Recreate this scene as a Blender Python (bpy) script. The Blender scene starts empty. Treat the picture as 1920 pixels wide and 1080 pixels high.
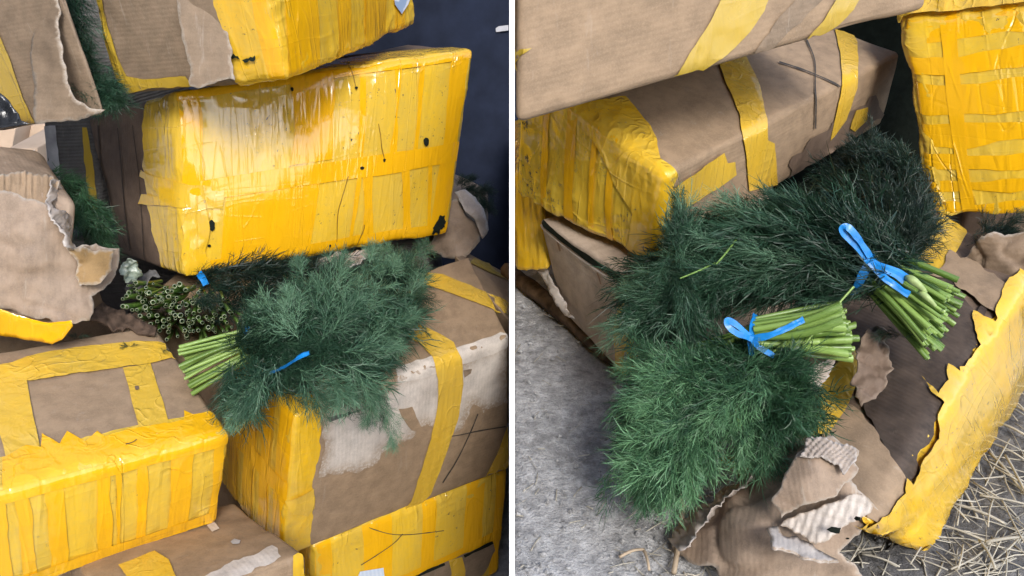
import bpy, math, random
import numpy as np
from mathutils import Vector, Matrix
from mathutils.bvhtree import BVHTree
from mathutils.geometry import delaunay_2d_cdt

# ------------------------------------------------------------------ camera, sky, sun
SC = bpy.context.scene
COL = SC.collection
PITCH = math.radians(27)
FPX = 1500.0
CAM = np.array([0, 0, 1.45])
RT = np.array([1.0, 0, 0])
FW = np.array([0, math.cos(PITCH), -math.sin(PITCH)])
UP = np.array([0, math.sin(PITCH), math.cos(PITCH)])
cd = bpy.data.cameras.new("camera")
cd.sensor_width = 36
cd.lens = 36 * FPX / 1920
cd.clip_start = 0.01
cd.clip_end = 500
cam = bpy.data.objects.new("camera", cd)
cam.location = CAM
cam.rotation_euler = (math.pi / 2 - PITCH, 0, 0)
COL.objects.link(cam)
SC.camera = cam

SUN_EL, SUN_AZ = math.radians(40), math.radians(12)      # azimuth from "behind the camera", negative = from the left
sun_dir = np.array([math.sin(SUN_AZ) * math.cos(SUN_EL), -math.cos(SUN_AZ) * math.cos(SUN_EL), math.sin(SUN_EL)])
W = bpy.data.worlds.new("World")
SC.world = W
W.use_nodes = True
wn = W.node_tree
bg = wn.nodes["Background"]
sky = wn.nodes.new("ShaderNodeTexSky")
sky.sky_type = "NISHITA"
sky.sun_disc = False
sky.sun_elevation = SUN_EL
sky.sun_rotation = math.atan2(sun_dir[0], sun_dir[1])
sky.air_density = 1.0
sky.dust_density = 2.0
sky.ozone_density = 1.0
wn.links.new(sky.outputs[0], bg.inputs[0])
bg.inputs[1].default_value = 0.15
sl = bpy.data.lights.new("sun", "SUN")
sl.energy = 1.3
sl.angle = math.radians(18)
sl.color = (1.0, 0.985, 0.96)
so = bpy.data.objects.new("sun", sl)
so.rotation_euler = Vector(sun_dir).to_track_quat("Z", "Y").to_euler()
so.location = (0, 0, 5)
COL.objects.link(so)
SC.view_settings.view_transform = "Standard"
SC.view_settings.look = "None"
SC.view_settings.exposure = 1.28
SC.view_settings.gamma = 1.0
SC.cycles.max_bounces = 6

GROUND_Z = 0.10       # floor under the left heap
SLAB_Z = 0.70         # raised concrete slab under the right heap

# ------------------------------------------------------------------ small maths
def unp(px, py, d):
    px, py, d = np.broadcast_arrays(np.asarray(px, float), np.asarray(py, float), np.asarray(d, float))
    return CAM + d[..., None] * (FW + RT * ((px - 960) / FPX)[..., None] + UP * ((540 - py) / FPX)[..., None])

def nrm(v):
    v = np.asarray(v, float)
    return v / (np.linalg.norm(v, axis=-1, keepdims=True) + 1e-12)

def _h(i, j, k, s):
    n = (i * 374761393 + j * 668265263 + k * 2147483647 + s * 974634541) & 0xFFFFFFFF
    n = ((n ^ (n >> 13)) * 1274126177) & 0xFFFFFFFF
    n = ((n ^ (n >> 16)) * 2246822519) & 0xFFFFFFFF
    return ((n ^ (n >> 15)) & 0xFFFF) / 32767.5 - 1

def noise(p, f=1.0, seed=0, octv=1):
    p = np.asarray(p, float)
    if p.shape[-1] == 2:
        p = np.concatenate([p, np.zeros(p.shape[:-1] + (1,))], -1)
    out = 0
    amp = 1.0
    for o in range(octv):
        q = p * f
        i = np.floor(q).astype(np.int64)
        t = q - i
        t = t * t * (3 - 2 * t)
        r = 0
        for dx in (0, 1):
            for dy in (0, 1):
                for dz in (0, 1):
                    w = (t[..., 0] if dx else 1 - t[..., 0]) * (t[..., 1] if dy else 1 - t[..., 1]) * (t[..., 2] if dz else 1 - t[..., 2])
                    r = r + w * _h(i[..., 0] + dx, i[..., 1] + dy, i[..., 2] + dz, seed + o * 17)
        out = out + amp * r
        amp *= 0.5
        f *= 2.0
    return out

def spline(ctrl, n):
    c = np.asarray(ctrl, float)
    if len(c) == 2:
        t = np.linspace(0, 1, n)[:, None]
        return c[0] * (1 - t) + c[1] * t
    p = np.vstack([2 * c[0] - c[1], c, 2 * c[-1] - c[-2]])
    s = np.linspace(0, len(c) - 1 - 1e-9, n)
    i = s.astype(int)
    t = (s - i)[:, None]
    a, b, d, e = p[i], p[i + 1], p[i + 2], p[i + 3]
    return 0.5 * (2 * b + (d - a) * t + (2 * a - 5 * b + 4 * d - e) * t * t + (3 * b - a - 3 * d + e) * t ** 3)

# ------------------------------------------------------------------ object helpers
ORG = {}

def prop(o, label=None, cat=None, group=None, kind=None):
    for k, v in (("label", label), ("category", cat), ("group", group), ("kind", kind)):
        if v:
            o[k] = v
    return o

def thing(name, base, label, cat, group=None):
    o = bpy.data.objects.new(name, None)
    o.location = base
    o.empty_display_size = 0.05
    COL.objects.link(o)
    ORG[o.name] = np.array(base, float)
    return prop(o, label, cat, group)

def mesh_data(name, V, polys, mats, attrs=None, smooth=True, midx=None):
    V = np.asarray(V, np.float32)
    polys = [np.asarray(p, np.int32) for p in (polys if isinstance(polys, (list, tuple)) else [polys]) if len(p)]
    me = bpy.data.meshes.new(name)
    me.vertices.add(len(V))
    me.vertices.foreach_set("co", V.ravel())
    tot = sum(p.size for p in polys)
    np_ = sum(len(p) for p in polys)
    me.loops.add(tot)
    me.loops.foreach_set("vertex_index", np.concatenate([p.ravel() for p in polys]))
    me.polygons.add(np_)
    ln = np.concatenate([np.full(len(p), p.shape[1], np.int32) for p in polys])
    st = np.concatenate([[0], np.cumsum(ln)[:-1]]).astype(np.int32)
    me.polygons.foreach_set("loop_start", st)
    if midx is not None:
        me.polygons.foreach_set("material_index", np.asarray(midx, np.int32))
    me.polygons.foreach_set("use_smooth", np.full(np_, bool(smooth)))
    for k, v in (attrs or {}).items():
        v = np.asarray(v, np.float32)
        if v.ndim == 2:
            me.attributes.new(k, "FLOAT_VECTOR", "POINT").data.foreach_set("vector", v.ravel())
        else:
            me.attributes.new(k, "FLOAT", "POINT").data.foreach_set("value", v)
    for m in (mats if isinstance(mats, (list, tuple)) else [mats]):
        me.materials.append(m)
    me.update(calc_edges=True)
    return me

def mk(name, V, polys, mats, parent=None, **kw):
    V = np.asarray(V, float)
    if parent is not None:
        org = ORG[parent.name]
    else:
        org = np.array([V[:, 0].mean(), V[:, 1].mean(), V[:, 2].min()])
    o = bpy.data.objects.new(name, mesh_data(name, V - org, polys, mats, **kw))
    COL.objects.link(o)
    if parent is not None:
        o.parent = parent
    else:
        o.location = org
    ORG[o.name] = org
    return o

# ------------------------------------------------------------------ materials
def _mat(name):
    m = bpy.data.materials.new(name)
    m.use_nodes = True
    nt = m.node_tree
    b = nt.nodes["Principled BSDF"]
    def N(t, **kw):
        n = nt.nodes.new("ShaderNode" + t)
        for k, v in kw.items():
            if k in n.inputs.keys() if isinstance(k, str) else False:
                n.inputs[k].default_value = v
            else:
                setattr(n, k, v)
        return n
    def L(a, b_):
        nt.links.new(a, b_)
    return m, nt, b, N, L

def _attr(N, name):
    n = N("Attribute")
    n.attribute_name = name
    return n

def _ramp(N, stops):
    r = N("ValToRGB")
    e = r.color_ramp.elements
    while len(e) > len(stops):
        e.remove(e[-1])
    while len(e) < len(stops):
        e.new(0.5)
    for x, (p, c) in zip(e, stops):
        x.position = p
        x.color = (c, c, c, 1) if isinstance(c, (int, float)) else (*c, 1)
    return r

def _noise(N, L, vec, scale, detail=3, rough=0.55, dist=0.0):
    n = N("TexNoise")
    n.inputs["Scale"].default_value = scale
    n.inputs["Detail"].default_value = detail
    n.inputs["Roughness"].default_value = rough
    n.inputs["Distortion"].default_value = dist
    L(vec, n.inputs["Vector"])
    return n

def _map(N, L, vec, scale=(1, 1, 1), rot=(0, 0, 0)):
    n = N("Mapping")
    n.inputs["Scale"].default_value = scale
    n.inputs["Rotation"].default_value = rot
    L(vec, n.inputs["Vector"])
    return n.outputs[0]

def _mix(N, L, fac, a, b, mode="MIX"):
    n = N("Mix")
    n.data_type = "RGBA"
    n.blend_type = mode
    for i, v in ((0, fac), (6, a), (7, b)):
        if hasattr(v, "is_output"):
            L(v, n.inputs[i])
        else:
            n.inputs[i].default_value = v if isinstance(v, (int, float)) else (*v, 1)
    return n.outputs[2]

def _math(N, L, op, a, b=None, clamp=False):
    n = N("Math")
    n.operation = op
    n.use_clamp = clamp
    for i, v in ((0, a), (1, b)):
        if v is None:
            continue
        if hasattr(v, "is_output"):
            L(v, n.inputs[i])
        else:
            n.inputs[i].default_value = v
    return n.outputs[0]

def _bump(N, L, h, strength, dist, prev=None):
    n = N("Bump")
    n.inputs["Strength"].default_value = strength
    n.inputs["Distance"].default_value = dist
    L(h, n.inputs["Height"])
    if prev is not None:
        L(prev, n.inputs["Normal"])
    return n.outputs[0]

def cardboard(name, col, pale=(0.42, 0.37, 0.31), dark=(0.10, 0.07, 0.05), rib=(0, 0, 1), rib_amt=0.25, wear=0.25, stain=0.3, torn=True, mottle=.16):
    """kraft board: fibre mottling, faint flute lines, scuffs, blotches; pale fibres along torn edges (attribute rim)"""
    m, nt, b, N, L = _mat(name)
    v = _attr(N, "loc").outputs["Vector"]
    fib = _noise(N, L, v, 420, 3, 0.7)
    mot = _noise(N, L, v, 38, 4, 0.6)
    big = _noise(N, L, v, 7, 4, 0.6, 0.6)
    c1 = tuple(x * (1 - mottle) for x in col)
    c2 = tuple(min(1, x * (1 + mottle)) for x in col)
    c = _mix(N, L, _ramp_out(N, L, mot.outputs[0], 0.35, 0.65), c1, c2)
    c = _mix(N, L, _math(N, L, "MULTIPLY", _ramp_out(N, L, fib.outputs[0], 0.45, 0.75), 0.35), c, tuple(min(1, x * 1.5) for x in col))
    c = _mix(N, L, _math(N, L, "MULTIPLY", _ramp_out(N, L, big.outputs[0], 0.58, 0.78), stain), c, dark)
    sc = _noise(N, L, _map(N, L, v, (60, 60, 9)), 1.0, 5, 0.75, 0.3)
    c = _mix(N, L, _math(N, L, "MULTIPLY", _ramp_out(N, L, sc.outputs[0], 0.60, 0.72), wear), c, pale)
    if torn:
        rimc = KRAFT if name == 'pale_torn_layer' else pale
        rim = _attr(N, "rim").outputs["Fac"]
        rn = _noise(N, L, v, 160, 3, 0.7)
        rm = _math(N, L, "MULTIPLY", rim, _ramp_out(N, L, rn.outputs[0], 0.25, 0.6))
        c = _mix(N, L, rm, c, rimc)
    L(c, b.inputs["Base Color"])
    b.inputs["Roughness"].default_value = 0.72
    b.inputs["Specular IOR Level"].default_value = 0.35
    w = N("TexWave")
    w.wave_type = "BANDS"
    w.bands_direction = "XYZ"["XYZ".index("X") if rib[0] else (1 if rib[1] else 2)]
    w.inputs["Scale"].default_value = 42
    w.inputs["Distortion"].default_value = 1.2
    w.inputs["Detail"].default_value = 1
    L(v, w.inputs["Vector"])
    n1 = _bump(N, L, w.outputs["Fac"], rib_amt, 0.0012)
    n2 = _bump(N, L, mot.outputs[0], 0.5, 0.003, n1)
    n3 = _bump(N, L, fib.outputs[0], 0.35, 0.0006, n2)
    L(n3, b.inputs["Normal"])
    return m

def _ramp_out(N, L, x, lo, hi):
    n = N("MapRange")
    n.inputs["From Min"].default_value = lo
    n.inputs["From Max"].default_value = hi
    n.clamp = True
    L(x, n.inputs["Value"])
    return n.outputs[0]

def tape(name, deep, pale=None, rough=0.13, crumple=0.5, streak=(1, 1, 0.12), specks=0.0, mott=0.5, fine=0.7):
    """glossy yellow packing tape: paler where the board below shows, creases, bubbles, dirt specks"""
    m, nt, b, N, L = _mat(name)
    v = _attr(N, "loc").outputs["Vector"]
    edge = _attr(N, "edge").outputs["Fac"]
    pale = pale or tuple(x * 0.85 for x in deep)
    fibre = _noise(N, L, v, 130, 5, 0.75)
    blot = _noise(N, L, _map(N, L, v, (14, 14, 5)), 1.0, 3, 0.6, 0.4)
    f = _math(N, L, "MULTIPLY", _ramp_out(N, L, blot.outputs[0], 0.35, 0.65), mott)
    f = _math(N, L, "ADD", f, _math(N, L, "MULTIPLY", _ramp_out(N, L, fibre.outputs[0], 0.40, 0.68), mott * 0.6), True)
    c = _mix(N, L, f, deep, pale)
    # browner where tape layers bunch up along creases
    wv = _noise(N, L, _map(N, L, v, (26, 26, 3.2)), 1.0, 2, 0.5, 0.8)
    cr = _math(N, L, "ABSOLUTE", _math(N, L, "SUBTRACT", wv.outputs[0], 0.5))
    line = _math(N, L, "SUBTRACT", 1.0, _ramp_out(N, L, cr, 0.0, 0.012))
    c = _mix(N, L, _math(N, L, "MULTIPLY", line, 0.14), c, tuple(x * 0.6 for x in deep))
    if specks:
        s1 = _noise(N, L, v, 95, 4, 0.75)
        s2 = _noise(N, L, v, 9, 2, 0.5)
        sm = _math(N, L, "MULTIPLY", _ramp_out(N, L, s1.outputs[0], 0.655 - 0.05 * specks, 0.69 - 0.05 * specks), _ramp_out(N, L, s2.outputs[0], 0.42, 0.62))
        c = _mix(N, L, sm, c, (0.03, 0.032, 0.02))
        L(_math(N, L, "ADD", rough, _math(N, L, "MULTIPLY", sm, 0.5)), b.inputs["Roughness"])
    else:
        rn = _noise(N, L, v, 20, 3, 0.6)
        L(_math(N, L, "ADD", rough - 0.07, _math(N, L, "MULTIPLY", rn.outputs[0], 0.12)), b.inputs["Roughness"])
    L(c, b.inputs["Base Color"])
    b.inputs["Specular IOR Level"].default_value = 0.6
    b.inputs["Coat Weight"].default_value = 0.5
    b.inputs["Coat Roughness"].default_value = 0.04
    hs = None
    for sc, dist, wd, amp in (((24, 24, 2.4), .7, .020, 1.0), ((4, 4, 20), .6, .016, .45), ((9, 9, 4), 1.3, .014, .9)):
        nz = _noise(N, L, _map(N, L, v, sc), 1.0, 1, 0.5, dist)
        ab = _math(N, L, "ABSOLUTE", _math(N, L, "SUBTRACT", nz.outputs[0], 0.5))
        ln = _math(N, L, "MULTIPLY", _math(N, L, "SUBTRACT", 1.0, _ramp_out(N, L, ab, 0.0, wd * 2.2)), amp)
        hs = ln if hs is None else _math(N, L, "ADD", hs, ln)
    hm = _math(N, L, "MULTIPLY", hs, _math(N, L, "MULTIPLY", _math(N, L, "ADD", _math(N, L, "MULTIPLY", edge, 0.55), 0.22), _math(N, L, "ADD", _ramp_out(N, L, blot.outputs[0], 0.42, 0.62), 0.25)))
    n1 = _bump(N, L, hm, 1.0 * fine, 0.0028)
    ripple = _noise(N, L, _map(N, L, v, (30, 30, 5)), 1.0, 2, 0.5, 1.2)
    n2 = _bump(N, L, ripple.outputs[0], 0.6 * fine, 0.006, n1)
    vor = N("TexVoronoi")
    vor.inputs["Scale"].default_value = 30
    wob = _noise(N, L, v, 14, 2, 0.5)
    add = N("VectorMath")
    add.operation = "MULTIPLY_ADD"
    L(wob.outputs["Color"], add.inputs[0])
    add.inputs[1].default_value = (0.07, 0.07, 0.07)
    L(v, add.inputs[2])
    L(_map(N, L, add.outputs[0], (1, 1, 0.45)), vor.inputs["Vector"])
    vh = _math(N, L, "MULTIPLY", vor.outputs["Distance"], _math(N, L, "ADD", edge, 0.15, True))
    n3 = _bump(N, L, vh, crumple * 0.5, 0.007, n2)
    L(n3, b.inputs["Normal"])
    return m

def plain(name, col, rough=0.6, spec=0.4, var=0.15, scale=30, bump=0.2):
    m, nt, b, N, L = _mat(name)
    tc = N("TexCoord")
    n = _noise(N, L, tc.outputs["Object"], scale, 4, 0.6)
    c = _mix(N, L, _ramp_out(N, L, n.outputs[0], 0.3, 0.7), tuple(x * (1 - var) for x in col), tuple(min(1, x * (1 + var)) for x in col))
    L(c, b.inputs["Base Color"])
    b.inputs["Roughness"].default_value = rough
    b.inputs["Specular IOR Level"].default_value = spec
    L(_bump(N, L, n.outputs[0], bump, 0.002), b.inputs["Normal"])
    return m

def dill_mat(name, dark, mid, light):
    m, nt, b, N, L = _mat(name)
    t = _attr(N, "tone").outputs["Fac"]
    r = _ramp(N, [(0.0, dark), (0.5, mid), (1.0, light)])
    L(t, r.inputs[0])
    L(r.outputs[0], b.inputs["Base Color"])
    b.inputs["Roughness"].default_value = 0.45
    b.inputs["Specular IOR Level"].default_value = 0.5
    tr = N("BsdfTranslucent")
    L(r.outputs[0], tr.inputs[0])
    mx = N("MixShader")
    mx.inputs[0].default_value = 0.25
    out = nt.nodes["Material Output"]
    L(b.outputs[0], mx.inputs[1])
    L(tr.outputs[0], mx.inputs[2])
    L(mx.outputs[0], out.inputs[0])
    return m

def stem_mat(name, c1, c2):
    m, nt, b, N, L = _mat(name)
    oi = N("ObjectInfo")
    tc = N("TexCoord")
    n = _noise(N, L, _map(N, L, tc.outputs["Object"], (2.5, 2.5, 3)), 1.0, 3, 0.6)
    f = _math(N, L, "ADD", _math(N, L, "MULTIPLY", oi.outputs["Random"], 0.7), _math(N, L, "MULTIPLY", n.outputs[0], 0.35), True)
    L(_mix(N, L, f, c1, c2), b.inputs["Base Color"])
    b.inputs["Roughness"].default_value = 0.35
    b.inputs["Subsurface Weight"].default_value = 0.0
    w = N("TexWave")
    w.inputs["Scale"].default_value = 1.3
    L(tc.outputs["Object"], w.inputs["Vector"])
    L(_bump(N, L, w.outputs["Fac"], 0.15, 0.001), b.inputs["Normal"])
    return m

KRAFT = (0.285, 0.200, 0.125)
GREYK = (0.222, 0.163, 0.110)
M_kraft = cardboard("kraft_board", KRAFT, rib=(0, 0, 1), rib_amt=0.15)
M_grey = cardboard("grey_kraft_board", GREYK, rib=(0, 0, 1), rib_amt=0.15, wear=0.35)
M_rib = cardboard("ribbed_board", KRAFT, rib=(1, 0, 0), rib_amt=0.8, wear=0.45)
M_worn = cardboard("worn_damp_board", (0.29, 0.215, 0.155), rib=(1, 0, 0), rib_amt=0.13, wear=0.8, stain=1.0, dark=(0.13, 0.085, 0.055), mottle=.2)
M_pale = cardboard("pale_torn_layer", (0.52, 0.465, 0.41), rib=(1, 0, 0), rib_amt=0.15, wear=0.5, stain=0.5, dark=(0.30, 0.24, 0.19), pale=(0.60, 0.56, 0.51))
M_flute = cardboard("exposed_flute_paper", (0.34, 0.285, 0.24), rib_amt=0.05, wear=0.5, stain=.5, pale=(0.52, 0.48, 0.44))
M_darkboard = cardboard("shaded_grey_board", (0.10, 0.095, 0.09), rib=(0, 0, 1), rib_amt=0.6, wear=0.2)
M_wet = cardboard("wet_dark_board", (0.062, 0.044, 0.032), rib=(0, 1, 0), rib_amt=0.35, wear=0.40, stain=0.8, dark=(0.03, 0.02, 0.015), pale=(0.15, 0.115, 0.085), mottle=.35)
M_damp_shade = cardboard("damp_and_shaded_board", (0.145, 0.10, 0.07), rib=(0, 1, 0), rib_amt=0.2, wear=0.12, pale=(.26,.20,.15))  # dark brown for damp board and for painted shadow
DEEP = (0.82, 0.43, 0.006)
PALE = (0.75, 0.47, 0.028)
M_deep = tape("yellow_tape", DEEP, (0.76, 0.41, 0.012), mott=0.4, crumple=0.4)
M_wrap = tape("yellow_tape_on_board", PALE, (0.64, 0.43, 0.06), mott=0.8, crumple=0.55, specks=0.5)
M_wrapdirty = tape("dirty_yellow_tape", PALE, (0.68, 0.46, 0.05), mott=0.7, crumple=0.6, specks=1.6)
M_crum = tape("crumpled_yellow_tape", (0.78, 0.45, 0.012), (0.62, 0.42, 0.06), mott=0.6, crumple=0.9, fine=0.5, specks=0.4)
M_thin = tape("thin_yellow_tape", (0.70, 0.43, 0.035), (0.60, 0.40, 0.06), mott=0.6, crumple=0.25, fine=0.7, rough=0.28)
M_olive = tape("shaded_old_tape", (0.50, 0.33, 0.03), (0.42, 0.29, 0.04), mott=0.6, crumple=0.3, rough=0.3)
M_clear = plain("clear_tape", (0.42, 0.42, 0.43), 0.12, 0.7, 0.25, 25, 0.5)
M_ink = plain("black_marker_ink", (0.05, 0.044, 0.038), 0.6, 0.3)
M_crease = plain("tape_crease", (0.22, 0.12, 0.012), 0.3, 0.5)
M_hole_shade = plain("dark_hole_and_shade", (0.012, 0.016, 0.012), 0.9, 0.1, 0.3, 60, 0.5)
M_blue = plain("blue_tie_plastic", (0.008, 0.20, 0.56), 0.35, 0.5, 0.2, 60, 0.3)
M_cloth = plain("navy_cloth", (0.016, 0.022, 0.042), 0.85, 0.2, 0.25, 12, 0.2)
M_white = plain("border_white", (0.82, 0.82, 0.82), 0.5, 0.3, 0.02, 5, 0.05)
M_bark = plain("dead_bark", (0.075, 0.05, 0.035), 0.85, 0.2, 0.5, 70, 1.0)
M_straw = plain("dry_straw", (0.40, 0.37, 0.30), 0.6, 0.3, 0.35, 14, 0.2)
M_stick = plain("dry_stalk", (0.42, 0.33, 0.23), 0.6, 0.3, 0.3, 22, 0.3)
M_wood = plain("dirty_wood_strip", (0.10, 0.065, 0.04), 0.8, 0.2, 0.6, 40, 0.8)
M_plastic = plain("pale_crumpled_film", (0.24, 0.28, 0.22), 0.3, 0.5, 0.5, 40, 0.8)
M_foil = plain("black_film", (0.02, 0.022, 0.026), 0.25, 0.6, 0.3, 60, 0.8)
M_tag = plain("white_paper", (0.75, 0.76, 0.78), 0.6, 0.3, 0.05)
M_staple = plain("rusty_staple", (0.20, 0.11, 0.07), 0.4, 0.5)
M_bgbox = plain("far_board", (0.48, 0.36, 0.26), 0.8, 0.2, 0.15, 8, 0.1)
M_bgwhite = plain("far_white_board", (0.66, 0.62, 0.58), 0.8, 0.2, 0.08, 8, 0.1)
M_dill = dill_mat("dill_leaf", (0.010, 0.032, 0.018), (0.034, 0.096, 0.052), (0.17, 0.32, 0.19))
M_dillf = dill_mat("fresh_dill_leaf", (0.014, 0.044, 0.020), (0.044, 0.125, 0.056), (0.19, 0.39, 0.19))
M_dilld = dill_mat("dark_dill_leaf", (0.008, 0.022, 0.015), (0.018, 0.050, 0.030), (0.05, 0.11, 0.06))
M_stem = stem_mat("green_stem", (0.055, 0.12, 0.012), (0.30, 0.45, 0.11))
M_stemd = stem_mat("dull_stem", (0.05, 0.13, 0.018), (0.22, 0.37, 0.08))
M_cut = plain("cut_stem_end", (0.55, 0.62, 0.40), 0.5, 0.4, 0.15, 90, 0.2)
M_pith = plain("stem_hollow", (0.05, 0.11, 0.025), 0.8, 0.2, 0.2, 90, 0.2)

def barcode_mat():
    m, nt, b, N, L = _mat("printed_label")
    v = _attr(N, "loc").outputs["Vector"]
    w = N("TexWave")
    w.bands_direction = "X"
    w.inputs["Scale"].default_value = 110
    L(v, w.inputs["Vector"])
    L(_mix(N, L, _ramp_out(N, L, w.outputs["Fac"], 0.4, 0.6), (0.78, 0.82, 0.88), (0.36, 0.48, 0.66)), b.inputs["Base Color"])
    b.inputs["Roughness"].default_value = 0.3
    return m
M_label = barcode_mat()

def ground_mat(name, base, dark, light, straw=0.0):
    m, nt, b, N, L = _mat(name)
    tc = N("TexCoord").outputs["Object"]
    n1 = _noise(N, L, tc, 5, 5, 0.65, 0.3)
    n2 = _noise(N, L, tc, 55, 5, 0.7)
    n3 = _noise(N, L, tc, 300, 3, 0.7)
    c = _mix(N, L, _ramp_out(N, L, n1.outputs[0], 0.35, 0.68), dark, base)
    c = _mix(N, L, _math(N, L, "MULTIPLY", _ramp_out(N, L, n2.outputs[0], 0.48, 0.72), 0.7), c, light)
    c = _mix(N, L, _math(N, L, "MULTIPLY", _ramp_out(N, L, n2.outputs[0], 0.46, 0.30), 0.6), c, tuple(x * 0.6 for x in dark))
    c = _mix(N, L, _math(N, L, "MULTIPLY", _ramp_out(N, L, n3.outputs[0], 0.60, 0.75), 0.5), c, light)
    c = _mix(N, L, _math(N, L, "MULTIPLY", _ramp_out(N, L, n3.outputs[0], 0.42, 0.28), 0.6), c, tuple(x * 0.5 for x in dark))
    L(c, b.inputs["Base Color"])
    b.inputs["Roughness"].default_value = 0.9
    b.inputs["Specular IOR Level"].default_value = 0.2
    x = _bump(N, L, n2.outputs[0], 0.8, 0.010)
    L(_bump(N, L, n3.outputs[0], 0.7, 0.003, x), b.inputs["Normal"])
    return m
M_conc = ground_mat("dusty_concrete", (0.48, 0.476, 0.472), (0.24, 0.238, 0.235), (0.74, 0.735, 0.73))
M_floor = ground_mat("pale_floor", (0.42, 0.43, 0.45), (0.30, 0.31, 0.33), (0.6, 0.6, 0.62))

# ------------------------------------------------------------------ boxes
CORN = {
 'L1': [[-0.6498, 1.4228, 0.7511], [-0.1505, 1.7055, 0.7222], [-0.8856, 1.6376, 0.6991], [-0.2827, 1.9788, 0.6638], [-0.6119, 1.4535, 1.1087], [-0.0827, 1.7452, 1.1306], [-0.8853, 1.6388, 1.0099], [-0.2508, 2.0399, 1.0921]],
 'L4': [[-0.7543, 0.7618, 0.5697], [-0.488, 0.9978, 0.5081], [-0.9535, 1.0056, 0.6195], [-0.6828, 1.2399, 0.5547], [-0.7078, 0.7608, 0.7604], [-0.4343, 0.994, 0.6934], [-0.907, 1.0046, 0.8102], [-0.636, 1.2385, 0.7444]],
 'L5': [[-0.4073, 1.0431, 0.382], [-0.006, 1.365, 0.3123], [-0.5685, 1.2213, 0.4004], [-0.1248, 1.6479, 0.3565], [-0.3409, 1.0256, 0.7024], [-0.006, 1.327, 0.6704], [-0.5007, 1.2083, 0.7293], [-0.0962, 1.6421, 0.6997]],
 'L6': [[-0.3592, 1.0388, 0.1571], [-0.0119, 1.3096, 0.1043], [-0.5062, 1.2316, 0.1555], [-0.1513, 1.5018, 0.1013], [-0.3371, 1.0624, 0.441], [-0.006, 1.3054, 0.3878], [-0.4802, 1.2538, 0.4366], [-0.1253, 1.5239, 0.3825]],
 'L7': [[-0.5171, 0.6517, 0.12], [-0.3159, 0.8199, 0.11], [-0.6923, 0.84, 0.12], [-0.4912, 1.0082, 0.11], [-0.5126, 0.7259, 0.6013], [-0.3127, 0.8943, 0.542], [-0.6885, 0.914, 0.5409], [-0.4867, 1.081, 0.479]],
 'U1': [[-0.71, 1.449, 1.102], [-0.3766, 1.3621, 1.1463], [-0.5622, 2.0107, 1.1215], [-0.2212, 1.9184, 1.1552], [-0.7377, 1.4572, 1.3797], [-0.3968, 1.3641, 1.4119], [-0.5867, 2.0133, 1.3882], [-0.2458, 1.9202, 1.4204]],
 'U2': [[-1.102, 1.4539, 1.0288], [-0.6599, 1.2885, 1.1102], [-0.9604, 1.828, 1.0218], [-0.5179, 1.662, 1.1021], [-1.1367, 1.4713, 1.2558], [-0.6941, 1.3053, 1.336], [-0.9951, 1.8453, 1.2488], [-0.5526, 1.6793, 1.3291]],
 'R1': [[0.006, 0.9507, 1.1887], [0.5664, 1.1436, 1.2952], [0.006, 1.367, 1.1453], [0.4449, 1.5192, 1.2273], [0.006, 0.9936, 1.4675], [0.4898, 1.1732, 1.5654], [0.006, 1.4162, 1.4246], [0.3849, 1.5477, 1.4954]],
 'R2': [[0.2127, 1.1094, 0.9242], [0.7459, 1.583, 1.0108], [0.006, 1.3452, 0.9547], [0.5207, 1.8101, 1.0626], [0.2133, 1.0717, 1.0803], [0.7326, 1.5427, 1.1618], [0.0217, 1.3251, 1.1838], [0.5267, 1.7752, 1.2242]],
 'R3': [[0.6971, 1.2295, 0.9473], [0.873, 1.1094, 1.005], [0.8397, 1.5458, 1.1449], [1.0301, 1.4224, 1.1962], [0.5097, 1.1061, 1.2915], [0.7086, 0.9802, 1.3378], [0.6668, 1.4197, 1.4838], [0.8572, 1.2963, 1.535]],
 'R4': [[0.0918, 1.3157, 0.7348], [0.1808, 1.0957, 0.7278], [0.3944, 1.4803, 0.7762], [0.5101, 1.2588, 0.7662], [0.0484, 1.2992, 0.9218], [0.1863, 1.0776, 0.9117], [0.3789, 1.4638, 0.9632], [0.4947, 1.2423, 0.9533]],
}
CORN = {k: np.array(v) for k, v in CORN.items()}
for i_ in (4, 5, 6, 7):
    CORN['R3'][i_] = CAM + (CORN['R3'][i_] - CAM) * 1.32
for i_ in (4, 5, 6, 7):       # the big box leans back a little
    CORN['L1'][i_] = CAM + (CORN['L1'][i_] - CAM) * 1.045
l6 = {4: unp(583, 1024, 1.44), 5: unp(954.5, 876, 1.74), 0: unp(600, 1230, 1.56), 1: unp(936, 1075, 1.745)}
bk6 = np.array([-.12, .20, 0])
for k_, v_ in l6.items():
    CORN['L6'][k_] = v_
    CORN['L6'][k_ + 2] = v_ + bk6
r5 = {1: unp(1738, 1027, 1.005), 3: unp(1968, 655, 1.43), 0: unp(1420, 880, 1.14), 5: unp(1622, 985, 0.86), 7: unp(1935, 500, 1.16), 4: unp(1385, 770, 1.07), 6: unp(1722, 372, 1.33)}
r5[2] = r5[0] + r5[3] - r5[1]
CORN['R5'] = np.array([r5[i] for i in range(8)])
f6 = [unp(880, 512, 1.52), unp(1030, 508, 1.45), None, None, unp(880, 320, 1.50), unp(1016, 350, 1.44)]
bk = np.array([0.10, 0.30, 0.02])
CORN['R6'] = np.array([f6[0], f6[1], f6[0] + bk, f6[1] + bk, f6[4], f6[5], f6[4] + bk, f6[5] + bk])
CORN['R6'][[0, 2, 4, 6], 0] = 0.006
fb = [unp(-40, 430, 1.78), unp(185, 415, 1.80), None, None, unp(62, -60, 1.70), unp(215, -60, 1.70)]
fb[0] = unp(88, 420, 1.80)
bk = np.array([0.10, 0.25, 0.0])
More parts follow.
